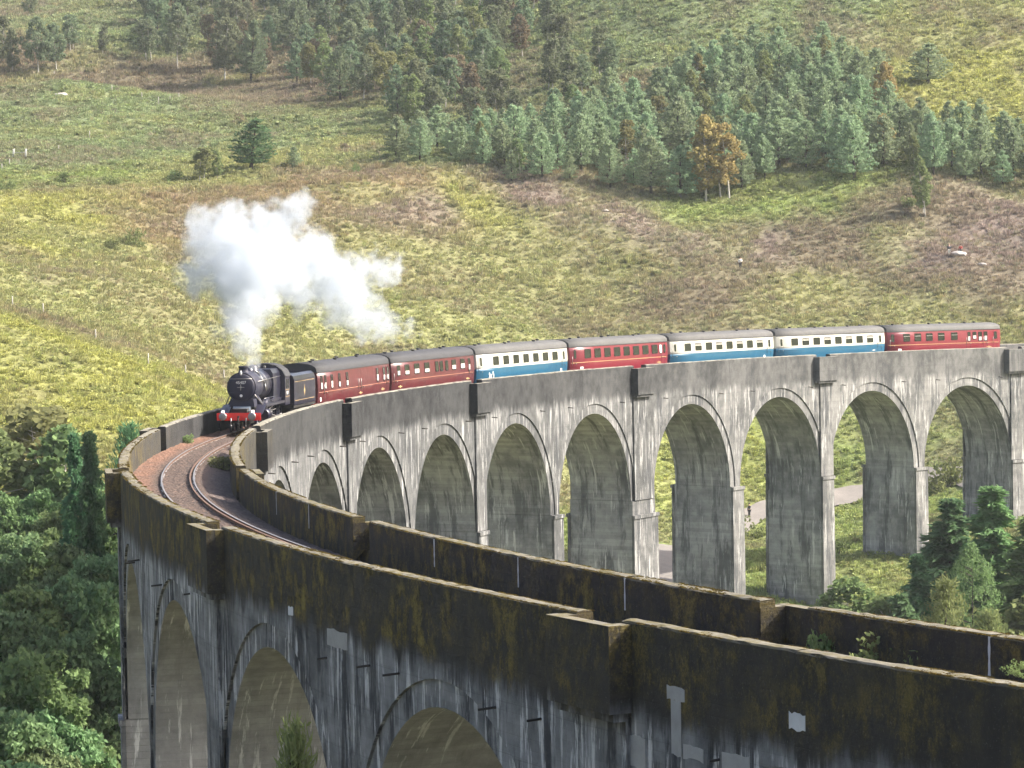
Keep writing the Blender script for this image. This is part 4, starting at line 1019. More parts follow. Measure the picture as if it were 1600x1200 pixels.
def make_pine(seed, h=8.0, R=2.3, lo=.18, levels=14, per=9, ncard=17, cw=.17, cl=.36):
    r = np.random.default_rng(seed); C = []; A = []; segs = []
    lean = r.normal(size=2) * .15
    def ax(z): return np.array([lean[0] * z / h, lean[1] * z / h, z])
    k = 6
    for i in range(k): segs.append((ax(h * .97 * i / k), ax(h * .97 * (i + 1) / k), .17 * (1 - i / k) + .02, .17 * (1 - (i + 1) / k) + .02))
    for i in range(levels):
        f = (i + .5) / levels; z = h * (lo + (1 - lo) * f); rad = R * (1 - f ** 2.0) * (.6 + .4 * min(1, f * 4)) * r.uniform(.8, 1.15) + .12
        nb = max(3, int(per * (1 - .5 * f)))
        for j in range(nb):
            if r.random() < .16: continue
            a = 2 * math.pi * (j + r.uniform(-.35, .35)) / nb + i; rr = rad * r.uniform(.65, 1.15); d = np.array([math.cos(a), math.sin(a), 0]); up = .16 + .3 * f
            base = ax(z); tip = base + d * rr + np.array([0, 0, up * rr])
            if i % 2 == 0: segs.append((base, base + (tip - base) * .8, .035, .012))
            for t in (.45, .72, 1.0):
                c0 = base + (tip - base) * t; n = ncard
                c = c0 + ball(r, n) * np.array([.34, .34, .24]); C.append(c)
                A.append(d * .5 + np.array([0, 0, .9]) + r.normal(size=(n, 3)) * .55)
    top = ax(h); C.append(top + ball(r, 12) * np.array([.16, .16, .4])); A.append(np.array([0, 0, 1.]) + r.normal(size=(12, 3)) * .4)
    return limb_mesh('trunk', segs), crown_mesh('crown', np.concatenate(C), np.concatenate(A), cw, cl, r), h
def make_birch(seed, h=11.0, R=1.9, lo=.25, clumps=85, ncard=26, cw=.17, cl=.30, stems=1):
    r = np.random.default_rng(seed); C = []; A = []; segs = []
    for st in range(stems):
        off = np.array([r.normal() * .5, r.normal() * .5, 0]) * (stems > 1); ln = r.normal(size=2) * .5
        pts = [off + np.array([ln[0] * (i / 5) ** 1.5, ln[1] * (i / 5) ** 1.5, h * .9 * i / 5]) for i in range(6)]
        for i in range(5): segs.append((pts[i], pts[i + 1], .13 * (1 - i / 5.5), .13 * (1 - (i + 1) / 5.5)))
        for q in range(clumps // stems):
            f = r.uniform(0, 1); z = h * (lo + (1 - lo) * f); rad = R * (math.sin(math.pi * min(1, .12 + f * .88)) ** .6) * r.uniform(.35, 1.0)
            a = r.uniform(0, 2 * math.pi); ii = min(4, int(z / h / .9 * 5)); base = pts[ii] * 1.0; base[2] = z - .5
            c0 = np.array([pts[ii][0] + rad * math.cos(a), pts[ii][1] + rad * math.sin(a), z])
            if q % 3 == 0: segs.append((base, c0, .03, .008))
            n = ncard; C.append(c0 + ball(r, n) * np.array([.42, .42, .50]) - np.array([0, 0, .15])); A.append(np.array([0, 0, -.8]) + r.normal(size=(n, 3)) * .7)
    return limb_mesh('trunk', segs, 6), crown_mesh('crown', np.concatenate(C), np.concatenate(A), cw, cl, r), h
def make_broad(seed, h=12.0, R=4.2, lobes=15, clumps=230, ncard=80, cw=.20, cl=.32):
    r = np.random.default_rng(seed); C = []; A = []; segs = []
    fork = h * .30
    segs.append(((0, 0, -.5), (0.1, 0, fork), .30, .22))
    L = []
    for i in range(lobes):
        a = 2.4 * i + r.uniform(-.4, .4); f = i / lobes; z = h * (.38 + .50 * f) ; rr = R * (1 - .85 * f) * r.uniform(.55, .85)
        c = np.array([rr * math.cos(a), rr * math.sin(a), z]); L.append((c, R * r.uniform(.34, .5)))
        mid = (np.array([0, 0, fork]) + c) / 2 + np.array([0, 0, -.4]); segs.append(((0.1, 0, fork * r.uniform(.8, 1.3)), mid, .11, .07)); segs.append((mid, c, .07, .02))
    for q in range(clumps):
        c, lr = L[q % lobes]; v = r.normal(size=3); v /= np.linalg.norm(v); v[2] = abs(v[2]) * 1.0 - .25
        p = c + v * lr * r.uniform(.75, 1.08) * np.array([1, 1, .8]); n = ncard; sz = r.uniform(.38, .72)
        bb = ball(r, n); C.append(p + bb * sz * np.array([1, 1, .62])); A.append(bb * .7 + np.array([0, 0, -.25]) + r.normal(size=(n, 3)) * .6)
    return limb_mesh('trunk', segs), crown_mesh('crown', np.concatenate(C), np.concatenate(A), cw, cl, r), h
def make_spruce(seed, h=15.0, R=2.9, levels=34, per=9, cw=.17, cl=.55, droop=.25, ncard=7, steps=8, lo=.05):
    r = np.random.default_rng(seed); C = []; A = []; segs = [((0, 0, -.5), (0, 0, h * .97), .2, .02)]
    for i in range(levels):
        f = i / levels; z = h * (lo + (1 - lo) * f); rad = R * (1 - f) ** .85 + .15
        for j in range(max(4, int(per * (1 - .4 * f)))):
            a = r.uniform(0, 2 * math.pi); rr = rad * r.uniform(.55, 1.15); d = np.array([math.cos(a), math.sin(a), 0])
            if j % 3 == 0: segs.append(((0, 0, z), tuple(np.array([0, 0, z]) + d * rr * .8 + [0, 0, .05]), .03, .008))
            for t in np.linspace(.2, 1, steps):
                c0 = np.array([0, 0, z]) + d * rr * t + np.array([0, 0, .28 * rr * t - droop * rr * t * t * 1.8]); n = ncard
                C.append(c0 + ball(r, n) * .17 * (1 + rr * .25)); A.append(d * .8 + np.array([0, 0, .1 - droop]) + r.normal(size=(n, 3)) * .5)
    return limb_mesh('trunk', segs, 6), crown_mesh('crown', np.concatenate(C), np.concatenate(A), cw, cl, r), h
def make_shrub(seed, h=2.2, R=1.4, clumps=26, ncard=26, cw=.14, cl=.26):
    r = np.random.default_rng(seed); C = []; A = []; segs = []
    for q in range(clumps):
        v = r.normal(size=3); v /= np.linalg.norm(v); v[2] = abs(v[2]); p = v * np.array([R, R, h * .85]) * r.uniform(.35, 1); n = ncard
        if q % 3 == 0: segs.append(((v[0] * .1, v[1] * .1, -.2), tuple(p), .04, .012))
        C.append(p + ball(r, n) * np.array([.4, .4, .34])); A.append(np.array([0, 0, .5]) + v * .4 + r.normal(size=(n, 3)) * .7)
    return limb_mesh('stem', segs, 5), crown_mesh('crown', np.concatenate(C), np.concatenate(A), cw, cl, r), h

protos = {'pine': [make_pine(s, R=2.1 + .3 * (s % 3), lo=.10 + .05 * (s % 2)) for s in range(5)], 'birch': [make_birch(20 + s, R=1.9 + .3 * (s % 3), lo=.18 + .06 * (s % 3), stems=1 + s % 2, clumps=120, ncard=32, cw=.26, cl=.40) for s in range(5)],
          'broad': [make_broad(40 + s, lobes=13 + 2 * s, R=4.0 + .4 * s) for s in range(4)], 'spruce': [make_spruce(60), make_spruce(61, R=2.3)], 'larch': [make_birch(70, h=17, R=3.6, lo=.12, clumps=330, ncard=46, cw=.10, cl=.24), make_birch(71, h=15, R=3.0, lo=.12, clumps=260, ncard=46, cw=.10, cl=.24)],
          'young': [make_pine(80, h=8, R=2.0, lo=.05, levels=22, per=10, ncard=18, cw=.05, cl=.30), make_spruce(81, h=7, R=2.3, levels=20, per=9, steps=7, ncard=6)], 'shrub': [make_shrub(90 + s, R=1.1 + .3 * s) for s in range(4)]}
_cm = {}
def coloured(me, mat):
    key = (me.name, mat.name)
    if key not in _cm:
        c = me.copy(); c.materials.clear(); c.materials.append(mat); _cm[key] = c
    return _cm[key]
for kd, lst in protos.items():
    for t, c, h in lst: t.materials.append(M_BIRCH if kd in ('birch',) else M_BARK)
tree_count = 0
def plant(kind, leaf, x, y, h, name, label, cat, group=None, width=1.0, var=None, sink=.15):
    global tree_count
    lst = protos[kind]; t, c, ph = lst[(tree_count * 7 + 3) % len(lst) if var is None else var]; tree_count += 1
    k = h / ph
    root = empty(name, (x, y, gz(x, y) - sink)); root.rotation_euler = (random.uniform(-.03, .03), random.uniform(-.03, .03), random.uniform(0, 6.28)); root.scale = (k * width, k * width, k)
    tag(root, label, cat, group)
    link('trunk' if kind != 'shrub' else 'stem', t, None, root); link('crown', coloured(c, ML[leaf]), None, root)
    return root
def plant_top(kind, leaf, px, py, Y, name, label, cat, group=None, width=1.0, var=None):
    """a tree at forward distance Y whose tip shows at the given place of the photograph"""
    p = along_ray(px, py, Y); return plant(kind, leaf, p[0], Y, max(1.0, p[2] - gz(p[0], Y)), name, label, cat, group, width, var)
def plant_foot(kind, leaf, px, py, hpx, name, label, cat, group=None, width=1.0, var=None):
    x, y, z = ground_at(px, py); return plant(kind, leaf, x, y, hpx * y / FPX, name, label, cat, group, width, var)
def in_poly(x, y, poly):
    c = False; n = len(poly)
    for i in range(n):
        x0, y0 = poly[i]; x1, y1 = poly[(i + 1) % n]
        if (y0 > y) != (y1 > y) and x < (x1 - x0) * (y - y0) / (y1 - y0) + x0: c = not c
    return c
def scatter(poly, spacing, nmax, seed, keep=None):
    r = random.Random(seed); xs = [p[0] for p in poly]; ys = [p[1] for p in poly]; out = []
    for _ in range(nmax * 40):
        px = r.uniform(min(xs), max(xs)); py = r.uniform(min(ys), max(ys))
        if not in_poly(px, py, poly): continue
        x, y, z = ground_at(px, py)
        if all((x - a) ** 2 + (y - b) ** 2 > (spacing * .9) ** 2 for a, b, *_ in out): out.append((x, y, px, py))
        if len(out) >= nmax: break
    return out
# pine plantation on the right of the hillside
PL = [(600, 262), (700, 268), (800, 282), (900, 284), (1000, 296), (1080, 300), (1200, 286), (1300, 268), (1390, 280), (1500, 286), (1600, 296), (1640, 296), (1640, 235), (1480, 225), (1400, 205), (1385, 160), (1330, 118), (1240, 104), (1120, 100), (1040, 145), (960, 175), (900, 205), (780, 228), (640, 236)]
GP = 'pines of the hillside plantation'
for x, y, px, py in scatter(PL, 4.0, 205, 5):
    q = random.random(); hh = random.choice((random.uniform(4.5, 6.5), random.uniform(6.5, 9.0), random.uniform(7.0, 9.0))) * (.8 if px < 760 else 1.0)
    lb = ('low pine at the left tip of the hillside plantation' if px < 760 else 'pine in the front row of the plantation, left of the golden birches' if px < 1085 and py > 262 else 'pine in the front row of the plantation, right of the golden birches' if py > 255 and px < 1400
          else 'pine in the right-hand block of the plantation, below the sunlit bank' if px >= 1400 else 'pine in the upper back rows of the plantation' if py < 165 else 'pine deep in the middle of the plantation, left part' if px < 1100 else 'pine deep in the middle of the plantation, right part')
    if q < .90: plant('pine', 'pine', x, y, hh, 'pine_tree', lb, 'tree', GP, random.uniform(.95, 1.35))
    else: plant('birch', 'birch', x, y, hh, 'birch_tree', 'olive-green birch growing among the plantation pines', 'tree', 'birches among the pines', 1.1)
# hazy birch wood filling the upper left and middle of the slope
WD = [(235, 120), (300, 130), (420, 140), (470, 150), (560, 165), (640, 200), (700, 225), (780, 225), (900, 200), (940, 165), (960, 130), (900, 85), (860, 20), (840, -30), (330, -30), (215, 10)]
GW = 'birches of the upper wood'
for x, y, px, py in scatter(WD, 6.3, 165, 9):
    q = random.random(); hh = random.uniform(5.5, 9.5) * (1.45 if px < 560 else 1.15 if px < 800 else 1.0)
    wl = 'left clump' if px < 430 else 'lower middle edge' if py > 120 and px < 720 else 'part just left of the plantation' if px >= 720 else 'top middle part'
    if q < .55: plant('birch', 'grey', x, y, hh, 'birch_tree', 'grey-green birch in the ' + wl + ' of the upper wood', 'tree', GW, 1.25)
    elif q < .68: plant('birch', 'brown', x, y, hh * .85, 'birch_tree', 'russet-tinged birch in the ' + wl + ' of the upper wood', 'tree', 'russet birches of the upper wood', 1.2)
    elif q < .85: plant('birch', 'birch', x, y, hh * .9, 'birch_tree', 'lighter green birch in the ' + wl + ' of the upper wood', 'tree', 'light birches of the upper wood', 1.3)
    else: plant('pine', 'grey', x, y, hh, 'pine_tree', 'dark conifer in the ' + wl + ' of the upper birch wood', 'tree', 'dark conifers of the upper wood', 1.1)
for px, py, hp in ((20, 115, 45), (60, 118, 60), (88, 112, 50), (115, 80, 38), (160, 85, 30), (5, 100, 50), (45, 30, 30), (240, 20, 40)):
    plant_foot('birch', 'grey', px, py, hp * 1.5, 'birch_tree', 'grey-green birch on the far left slope above the grassy knoll', 'tree', 'birches above the knoll', 1.2)
# single trees that stand out
plant_foot('birch', 'gold', 1103, 302, 132, 'birch_tree', 'golden-brown birch with a pale stem at the front edge of the pines', 'tree', None, 1.25, 0)
plant_foot('birch', 'gold', 1128, 300, 122, 'birch_tree', 'golden birch with twin white stems, right of the golden-brown one', 'tree', None, 1.25, 1)
plant_foot('birch', 'gold', 1380, 190, 88, 'birch_tree', 'orange-yellow birch rising behind the pines below the sunlit bank', 'tree', None, 1.1, 2)
plant_foot('birch', 'gold', 1385, 262, 78, 'birch_tree', 'smaller tawny birch among pines at the plantation front', 'tree', None, 1.1, 4)
plant_foot('birch', 'birch', 1445, 345, 92, 'birch_tree', 'thin green birch standing alone on the heather before the pines', 'tree', None, 1.0, 3)
plant_foot('pine', 'pine', 1450, 138, 66, 'pine_tree', 'broad pine at the edge of the sunlit upper bank', 'tree', None, 1.9, 1)
plant_foot('pine', 'pine', 1335, 288, 100, 'pine_tree', 'light green pine in front of the plantation, on the bracken', 'tree', None, 1.25, 2)
plant_foot('pine', 'spruce', 392, 275, 80, 'pine_tree', 'bushy lone pine on the open grass left of the plantation', 'tree', None, 1.9, 3)
plant_foot('birch', 'birch', 318, 284, 54, 'birch_tree', 'low birch with pale stems just left of the lone pine', 'tree', None, 1.5, 1)
plant_foot('birch', 'birch', 340, 282, 46, 'birch_tree', 'small birch touching the left side of the lone pine', 'tree', None, 1.3, 0)
plant_foot('pine', 'pine', 460, 274, 36, 'pine_tree', 'young pine on the grass right of the lone pine', 'tree', None, 1.3, 0)
for px, py, hp, lb in ((274, 285, 32, 'round olive bush left of the low birch'), (175, 300, 32, 'dark green bush on the yellow slope at far left'), (8, 300, 36, 'dull green bush cut by the left picture edge'), (556, 272, 18, 'small olive bush left of the first plantation pines'), (100, 292, 30, 'feathery green sapling clump on the left slope'), (175, 390, 28, 'leafy sapling on the heather left of the steam'), (210, 385, 36, 'pale thin sapling beside another, left of the steam'), (375, 200, 26, 'small brown bush above the lone pine'), (540, 235, 22, 'thin bare bush on the grass below the wood'), (1420, 335, 30, 'low bush left of the thin lone birch')):
    plant_foot('shrub', 'shrub' if px not in (375, 540) else 'brown', px, py, hp, 'bush', lb, 'bush', None, .8)
# willows seen through the right-hand arches
for px, py, hp, lb in ((1455, 775, 70, 'grey-green willow seen through the second arch from the right'), (1485, 770, 60, 'lower willow beside the pier in the second arch from the right'), (1310, 860, 36, 'bright bush on the grass between two far piers'), (1590, 760, 46, 'shrub behind the rightmost pier'), (1170, 842, 40, 'dark bush under the fourth arch from the right')):
    plant_foot('shrub', 'shrub', px, py, hp, 'willow_bush', lb, 'bush', None, 1.0)
# trees below the right-hand arches, inside the curve
plant_top('spruce', 'spruce', 1483, 772, 290, 'spruce_tree', 'dark green spruce at right, before the far piers', 'tree', None, 1.75, 0)
plant_top('spruce', 'larch', 1552, 752, 284, 'larch_tree', 'tall feathery mid-green larch right of the dark spruce', 'tree', None, 1.7, 1)
plant_top('spruce', 'larch', 1608, 800, 280, 'larch_tree', 'feathery larch cut by the right picture edge', 'tree', None, 1.7, 0)
plant_top('larch', 'larch', 1520, 850, 272, 'larch_tree', 'loose light larch between the dark spruce and the tall larch', 'tree', None, .9, 1)
plant_top('spruce', 'spruce', 1440, 860, 284, 'spruce_tree', 'smaller dark spruce tucked left of the tall one', 'tree', None, 1.6, 1)
plant_top('young', 'bright', 1478, 905, 262, 'young_pine', 'pale green young conifer in front of the dark spruce', 'tree', None, 1.0, 0)
plant_top('young', 'spruce', 1408, 922, 268, 'young_spruce', 'small bluish spruce just above the inner parapet', 'tree', None, 1.0, 1)
plant_top('young', 'bright', 1545, 955, 258, 'young_pine', 'low bright conifer under the larches at right', 'tree', None, 1.2, 0)
for px, py, Y, lb in ((1335, 900, 296, 'olive scrub bush left of the spruces'), (1375, 930, 290, 'low scrub bush beside the bluish spruce'), (1300, 940, 300, 'scrub bush at the foot of the nearest visible pier'), (1590, 930, 262, 'bush at the right edge below the larches'), (1250, 945, 300, 'green fringe bush just over the inner parapet')):
    plant_top('birch', 'shrub', px, py, Y, 'scrub_bush', lb, 'bush', None, 1.7)
# wood in the valley at lower left
GL = 'broadleaf trees in the lower left valley'
for i, (px, py, Y) in enumerate(((70, 800, 222), (130, 815, 212), (15, 815, 220), (165, 850, 207), (100, 870, 200), (40, 880, 198), (150, 920, 206), (5, 930, 190), (85, 950, 190), (140, 985, 204), (30, 1000, 178), (100, 1030, 190), (60, 1070, 176), (150, 1060, 204), (10, 1085, 166), (110, 1110, 190), (60, 1140, 164), (150, 1150, 204), (20, 1170, 152))):
    plant_top('broad', 'broad' if i % 5 else 'larch', px, py, Y, 'broadleaf_tree', 'rounded broadleaf tree in the dense canopy left of the viaduct', 'tree', GL, .85)
plant_top('birch', 'birch', 45, 632, 262, 'birch_tree', 'tall loose birch rising above the canopy at far left', 'tree', None, 1.6, 1)
plant_top('birch', 'larch', 85, 672, 256, 'birch_tree', 'green birch right of the tall loose one at far left', 'tree', None, 1.5, 0)
plant_top('birch', 'birch', 12, 668, 258, 'birch_tree', 'birch at the left picture edge over the canopy', 'tree', None, 1.5, 3)
plant_top('spruce', 'spruce', 116, 668, 216, 'spruce_tree', 'slim spire spruce, left one of the pair by the viaduct', 'tree', None, .6, 1)
plant_top('spruce', 'spruce', 148, 664, 212, 'spruce_tree', 'slim spire spruce, right one of the pair by the viaduct', 'tree', None, .55, 0)
plant_top('young', 'spruce', 203, 664, 250, 'young_spruce', 'little spruce peeping over the outer parapet at left', 'tree', None, .8, 0)
for px, py, Y in ((60, 745, 250), (110, 760, 248), (165, 775, 246), (15, 750, 250)):
    plant_top('broad', 'larch', px, py, Y, 'alder_tree', 'light green alder between the spire spruces and the dark canopy', 'tree', 'light green alders at left', .8)
plant_top('young', 'bright', 474, 1128, 96, 'young_pine', 'young pine whose tip rises before the near arch', 'tree', None, .45, 0)

# ------------------------------------------------------------------ heather, bracken and grass tufts
def tuft_proto(name, kind, seed):
    r = np.random.default_rng(seed)
    if kind == 'grass':
        n = 26; a = r.uniform(0, 6.28, n); rad = r.uniform(0, .35, n); base = np.stack([rad * np.cos(a), rad * np.sin(a), np.zeros(n)], -1)
        lean = np.stack([np.cos(a), np.sin(a), np.zeros(n)], -1) * r.uniform(.1, .5, (n, 1)) + np.array([-.12, 0, 0]); h = r.uniform(.35, .75, (n, 1))
        C = base + (lean * .5 + np.array([0, 0, .5])) * h; A = lean + np.array([0, 0, 1.]); V, F, k = cards(C, A, .075, .62, r)
    elif kind == 'heather':
        n = 34; v = r.normal(size=(n, 3)); v /= np.linalg.norm(v, axis=1, keepdims=True); v[:, 2] = np.abs(v[:, 2])
        C = v * np.array([.48, .48, .34]) * r.uniform(.6, 1.05, (n, 1)); V, F, k = cards(C, v + np.array([0, 0, .7]) + r.normal(size=(n, 3)) * .4, .17, .26, r)
    else:
        n = 30; a = r.uniform(0, 6.28, n); rad = r.uniform(.1, .6, n); C = np.stack([rad * np.cos(a), rad * np.sin(a), r.uniform(.15, .7, n)], -1)
        V, F, k = cards(C, np.stack([np.cos(a), np.sin(a), r.uniform(-.2, .5, n)], -1), .22, .42, r)
    me = mesh_np(name, V, F, attrs={'rnd': k}); return me
def tuft_mat():
    m, nt, b = new_mat('heath_vegetation'); N = NT(nt); nt.nodes.remove(b)
    at = N.n('ShaderNodeAttribute', attribute_name='tint', attribute_type='INSTANCER'); rn = N.n('ShaderNodeAttribute', attribute_name='rnd')
    k = N.math('MULTIPLY_ADD', rn.outputs['Fac'], .7, .65); c = N.mix(1.0, at.outputs['Color'], N.xyz(k, k, k), 'MULTIPLY')
    d = N.n('ShaderNodeBsdfDiffuse', i_Color=c); t = N.n('ShaderNodeBsdfTranslucent', i_Color=c)
    mx = N.n('ShaderNodeMixShader', i_0=.3, i_1=d.outputs[0], i_2=t.outputs[0]); nt.links.new(mx.outputs[0], nt.nodes['Material Output'].inputs[0])
    return m
M_TUFT = tuft_mat()
def instancer(name, pts, rot, scl, tint, proto_meshes, pick, label):
    me = bpy.data.meshes.new(name); me.vertices.add(len(pts)); me.vertices.foreach_set('co', np.asarray(pts, np.float32).ravel())
    for nm, ty, key, arr in (('rot', 'FLOAT_VECTOR', 'vector', rot), ('scl', 'FLOAT_VECTOR', 'vector', scl), ('tint', 'FLOAT_COLOR', 'color', np.concatenate([tint, np.ones((len(tint), 1))], 1)), ('pick', 'INT', 'value', pick)):
        at = me.attributes.new(nm, ty, 'POINT'); at.data.foreach_set(key, np.asarray(arr, np.int32 if ty == 'INT' else np.float32).ravel())
    o = link(name, me); tag(o, label, kind='stuff')
    helpers = []
    for k, pm in enumerate(proto_meshes):
        pm.materials.append(M_TUFT); h = bpy.data.objects.new('tuft_pattern', pm); col.objects.link(h); h.hide_render = True; h.hide_viewport = False; h['kind'] = 'helper'; h.location = (0, -300, -60); helpers.append(h)
    ng = bpy.data.node_groups.new(name, 'GeometryNodeTree'); ng.interface.new_socket('Geometry', in_out='INPUT', socket_type='NodeSocketGeometry'); ng.interface.new_socket('Geometry', in_out='OUTPUT', socket_type='NodeSocketGeometry')
    nd = ng.nodes; gi = nd.new('NodeGroupInput'); go = nd.new('NodeGroupOutput'); ip = nd.new('GeometryNodeInstanceOnPoints'); gt = nd.new('GeometryNodeGeometryToInstance')
    for h in helpers[::-1]:
        oi = nd.new('GeometryNodeObjectInfo'); oi.inputs['Object'].default_value = h; ng.links.new(oi.outputs['Geometry'], gt.inputs[0])
    def attr(nm, ty):
        a = nd.new('GeometryNodeInputNamedAttribute'); a.data_type = ty; a.inputs[0].default_value = nm; return a.outputs[0]
    mp = nd.new('GeometryNodeMeshToPoints'); ng.links.new(gi.outputs[0], mp.inputs[0])
    ng.links.new(mp.outputs[0], ip.inputs['Points']); ng.links.new(gt.outputs[0], ip.inputs['Instance']); ip.inputs['Pick Instance'].default_value = True
    ng.links.new(attr('pick', 'INT'), ip.inputs['Instance Index']); ng.links.new(attr('rot', 'FLOAT_VECTOR'), ip.inputs['Rotation']); ng.links.new(attr('scl', 'FLOAT_VECTOR'), ip.inputs['Scale'])
    ng.links.new(ip.outputs[0], go.inputs[0])
    md = o.modifiers.new('tufts', 'NODES'); md.node_group = ng
    return o
PATH = [ground_at(*q) for q in ((985, 905), (1040, 880), (1100, 850), (1165, 815), (1230, 800), (1290, 785), (1345, 768), (1420, 752), (1500, 748), (1600, 752))]
def heath(n):
    r = np.random.default_rng(99)
    y = 285 + r.uniform(0, 1, n) * 560; x = r.uniform(-1, 1, n) * (.165 * y + 3)
    keep = np.ones(n, bool)
    # not on the viaduct footing or the path
    z = ground(x, y) - .04
    pl = np.array([p[:2] for p in PATH]); dmin = np.full(n, 1e9)
    for a, b in zip(pl, pl[1:]):
        t = np.clip(((x - a[0]) * (b - a)[0] + (y - a[1]) * (b - a)[1]) / ((b - a) ** 2).sum(), 0, 1)
        dmin = np.minimum(dmin, np.hypot(x - a[0] - t * (b - a)[0], y - a[1] - t * (b - a)[1]))
    k = dmin > 3.6; x, y, z = x[k], y[k], z[k]; n = len(x)
    c = zone_colour(x, y)
    pal = np.array([YG, OL, BR, MV, BK, OR, GG, LG])
    # clumpy mix of neighbours: some tufts take a palette colour near the local one
    d = ((c[:, None] - pal[None]) ** 2).sum(-1) * 60 + r.gumbel(size=(n, 8)) * .35; j = d.argmin(1)
    mixf = r.uniform(.1, .55, n)[:, None]; tint = (c * (1 - mixf) + pal[j] * mixf) * r.uniform(.78, 1.27, n)[:, None]
    clump = .5 + .5 * fbm(x / 4, y / 4, 2, 301)
    s = (r.uniform(.55, 1.15, n) * (.6 + .8 * clump)) * np.clip(y / 480, .85, 1.6)
    woody = (tint[:, 0] < tint[:, 1] * 1.02) ; rich = tint[:, 1] > .2
    pick = np.where(rich, r.integers(0, 3, n), r.integers(2, 6, n))
    pick = np.where((tint[:, 1] > tint[:, 0]) & (r.uniform(0, 1, n) < .5), 6, pick)
    s = np.where(pick == 6, s * .7, s); tint = np.where((pick == 6)[:, None], tint * .86, tint)
    scl = np.stack([s, s, s * r.uniform(.7, 1.2, n)], -1)
    rot = np.stack([r.uniform(-.15, .15, n), r.uniform(-.15, .15, n), r.uniform(0, 6.28, n)], -1)
    ps = [tuft_proto('grass_tuft', 'grass', 1), tuft_proto('grass_tuft', 'grass', 2), tuft_proto('grass_tuft', 'grass', 3), tuft_proto('heather_clump', 'heather', 4), tuft_proto('heather_clump', 'heather', 5), tuft_proto('heather_clump', 'heather', 6), tuft_proto('bracken_frond', 'bracken', 7)]
    instancer('heath_vegetation', np.stack([x, y, z], -1), rot, scl, tint, ps, pick, 'tufts of grass, heather and bracken over the hillside')
heath(190000)
def moss(n):
    r = np.random.default_rng(5); s = 175 + 130 * r.uniform(0, 1, n) ** .8; side = r.integers(0, 2, n)
    e = r.uniform(0, 1, n); r0 = np.where(side == 0, RI0, RO1); r1 = np.where(side == 0, RI1, RO0)
    rr = r0 + (r1 - r0) * np.where(r.uniform(0, 1, n) < .7, np.where(r.uniform(0, 1, n) < .5, .02, .98), e)
    inref = np.zeros(n, bool)
    for q in refuges: inref |= np.abs(s - q) < ROPEN + .05
    k = (fbm(s / 1.7, rr * 1.3, 3, 41) > -.05) & ~inref; s, rr, side = s[k], rr[k], side[k]; n = len(s)
    a = VP0 + s / VR; P = np.stack([VCX + rr * np.cos(a), VCY + rr * np.sin(a), GRAD * s - .015 + np.array([pz(q, w) for q, w in zip(s, side)])], -1)
    t = np.where(r.uniform(0, 1, n)[:, None] < .55, np.array([[.135, .105, .030]]), np.array([[.10, .075, .03]])) * r.uniform(.6, 1.4, n)[:, None]
    sc_ = r.uniform(.05, .14, n); ps = [tuft_proto('moss_cushion', 'heather', 31), tuft_proto('moss_cushion', 'heather', 32)]
    instancer('moss', P, np.stack([np.zeros(n), np.zeros(n), r.uniform(0, 6.28, n)], -1), np.stack([sc_, sc_, sc_ * .8], -1), t, ps, r.integers(0, 2, n), 'brown-green moss cushions along the parapet copings')
moss(9000)

# weeds rooted in the ballast and on the parapets
def weed(s, r, z, h, leaf, label, w=1.0, name='weed'):
    p = vp(s, r, z); t, c, ph = protos['shrub'][(int(s)) % 4]; k = h / ph
    root = empty(name, p); root.scale = (k * w, k * w, k); root.rotation_euler = (0, 0, s); tag(root, label, 'plant'); link('stem', t, None, root); link('crown', coloured(c, ML[leaf]), None, root)
weed(189.5, RI1 + .5, -1.6, 1.1, 'birch', 'low green weeds along the inner parapet on the ballast', 1.6)
weed(168.0, RO1 - .25, -1.32, .8, 'bright', 'small weed against the outer parapet ahead of the locomotive', .9)
weed(287.2, RI1 + .25, -1.65, 1.3, 'bright', 'leafy weed beside the near refuge of the inner parapet', 1.2)
weed(284.2, RI1 + .15, -1.65, 1.45, 'bright', 'thin weed in the gap of the inner parapet', .6)
weed(299.5, RO0 - .1, .08, .34, 'bright', 'sprig of weeds on the near parapet coping at right', 1.1)

# ------------------------------------------------------------------ path, fence posts, walkers
mb = MB(); pts = PATH
cp = [Vector((p[0], p[1], 0)) for p in pts]; fine = []
for i in range(len(cp) - 1):
    for k in range(10): fine.append(cp[i].lerp(cp[i + 1], k / 10))
rows = []
for i, p in enumerate(fine):
    d = (fine[min(i + 1, len(fine) - 1)] - fine[max(i - 1, 0)]).normalized(); nrm = Vector((-d.y, d.x, 0)); w = 2.9 + .5 * math.sin(i * .37)
    rows.append([(p + nrm * w * t).to_tuple()[:2] + (gz(*(p + nrm * w * t).to_tuple()[:2]) + .16 + .10 * (1 - t * t),) for t in (-1, -.5, 0, .5, 1)])
mb.grid(rows, smooth=True); po = mb.build('path', simple_mat('gravel_path', (.20, .182, .165), .95, var=.25, scale=1.5, bump=.4), fix=False); tag(po, 'pale gravel footpath winding behind the far piers', kind='structure')

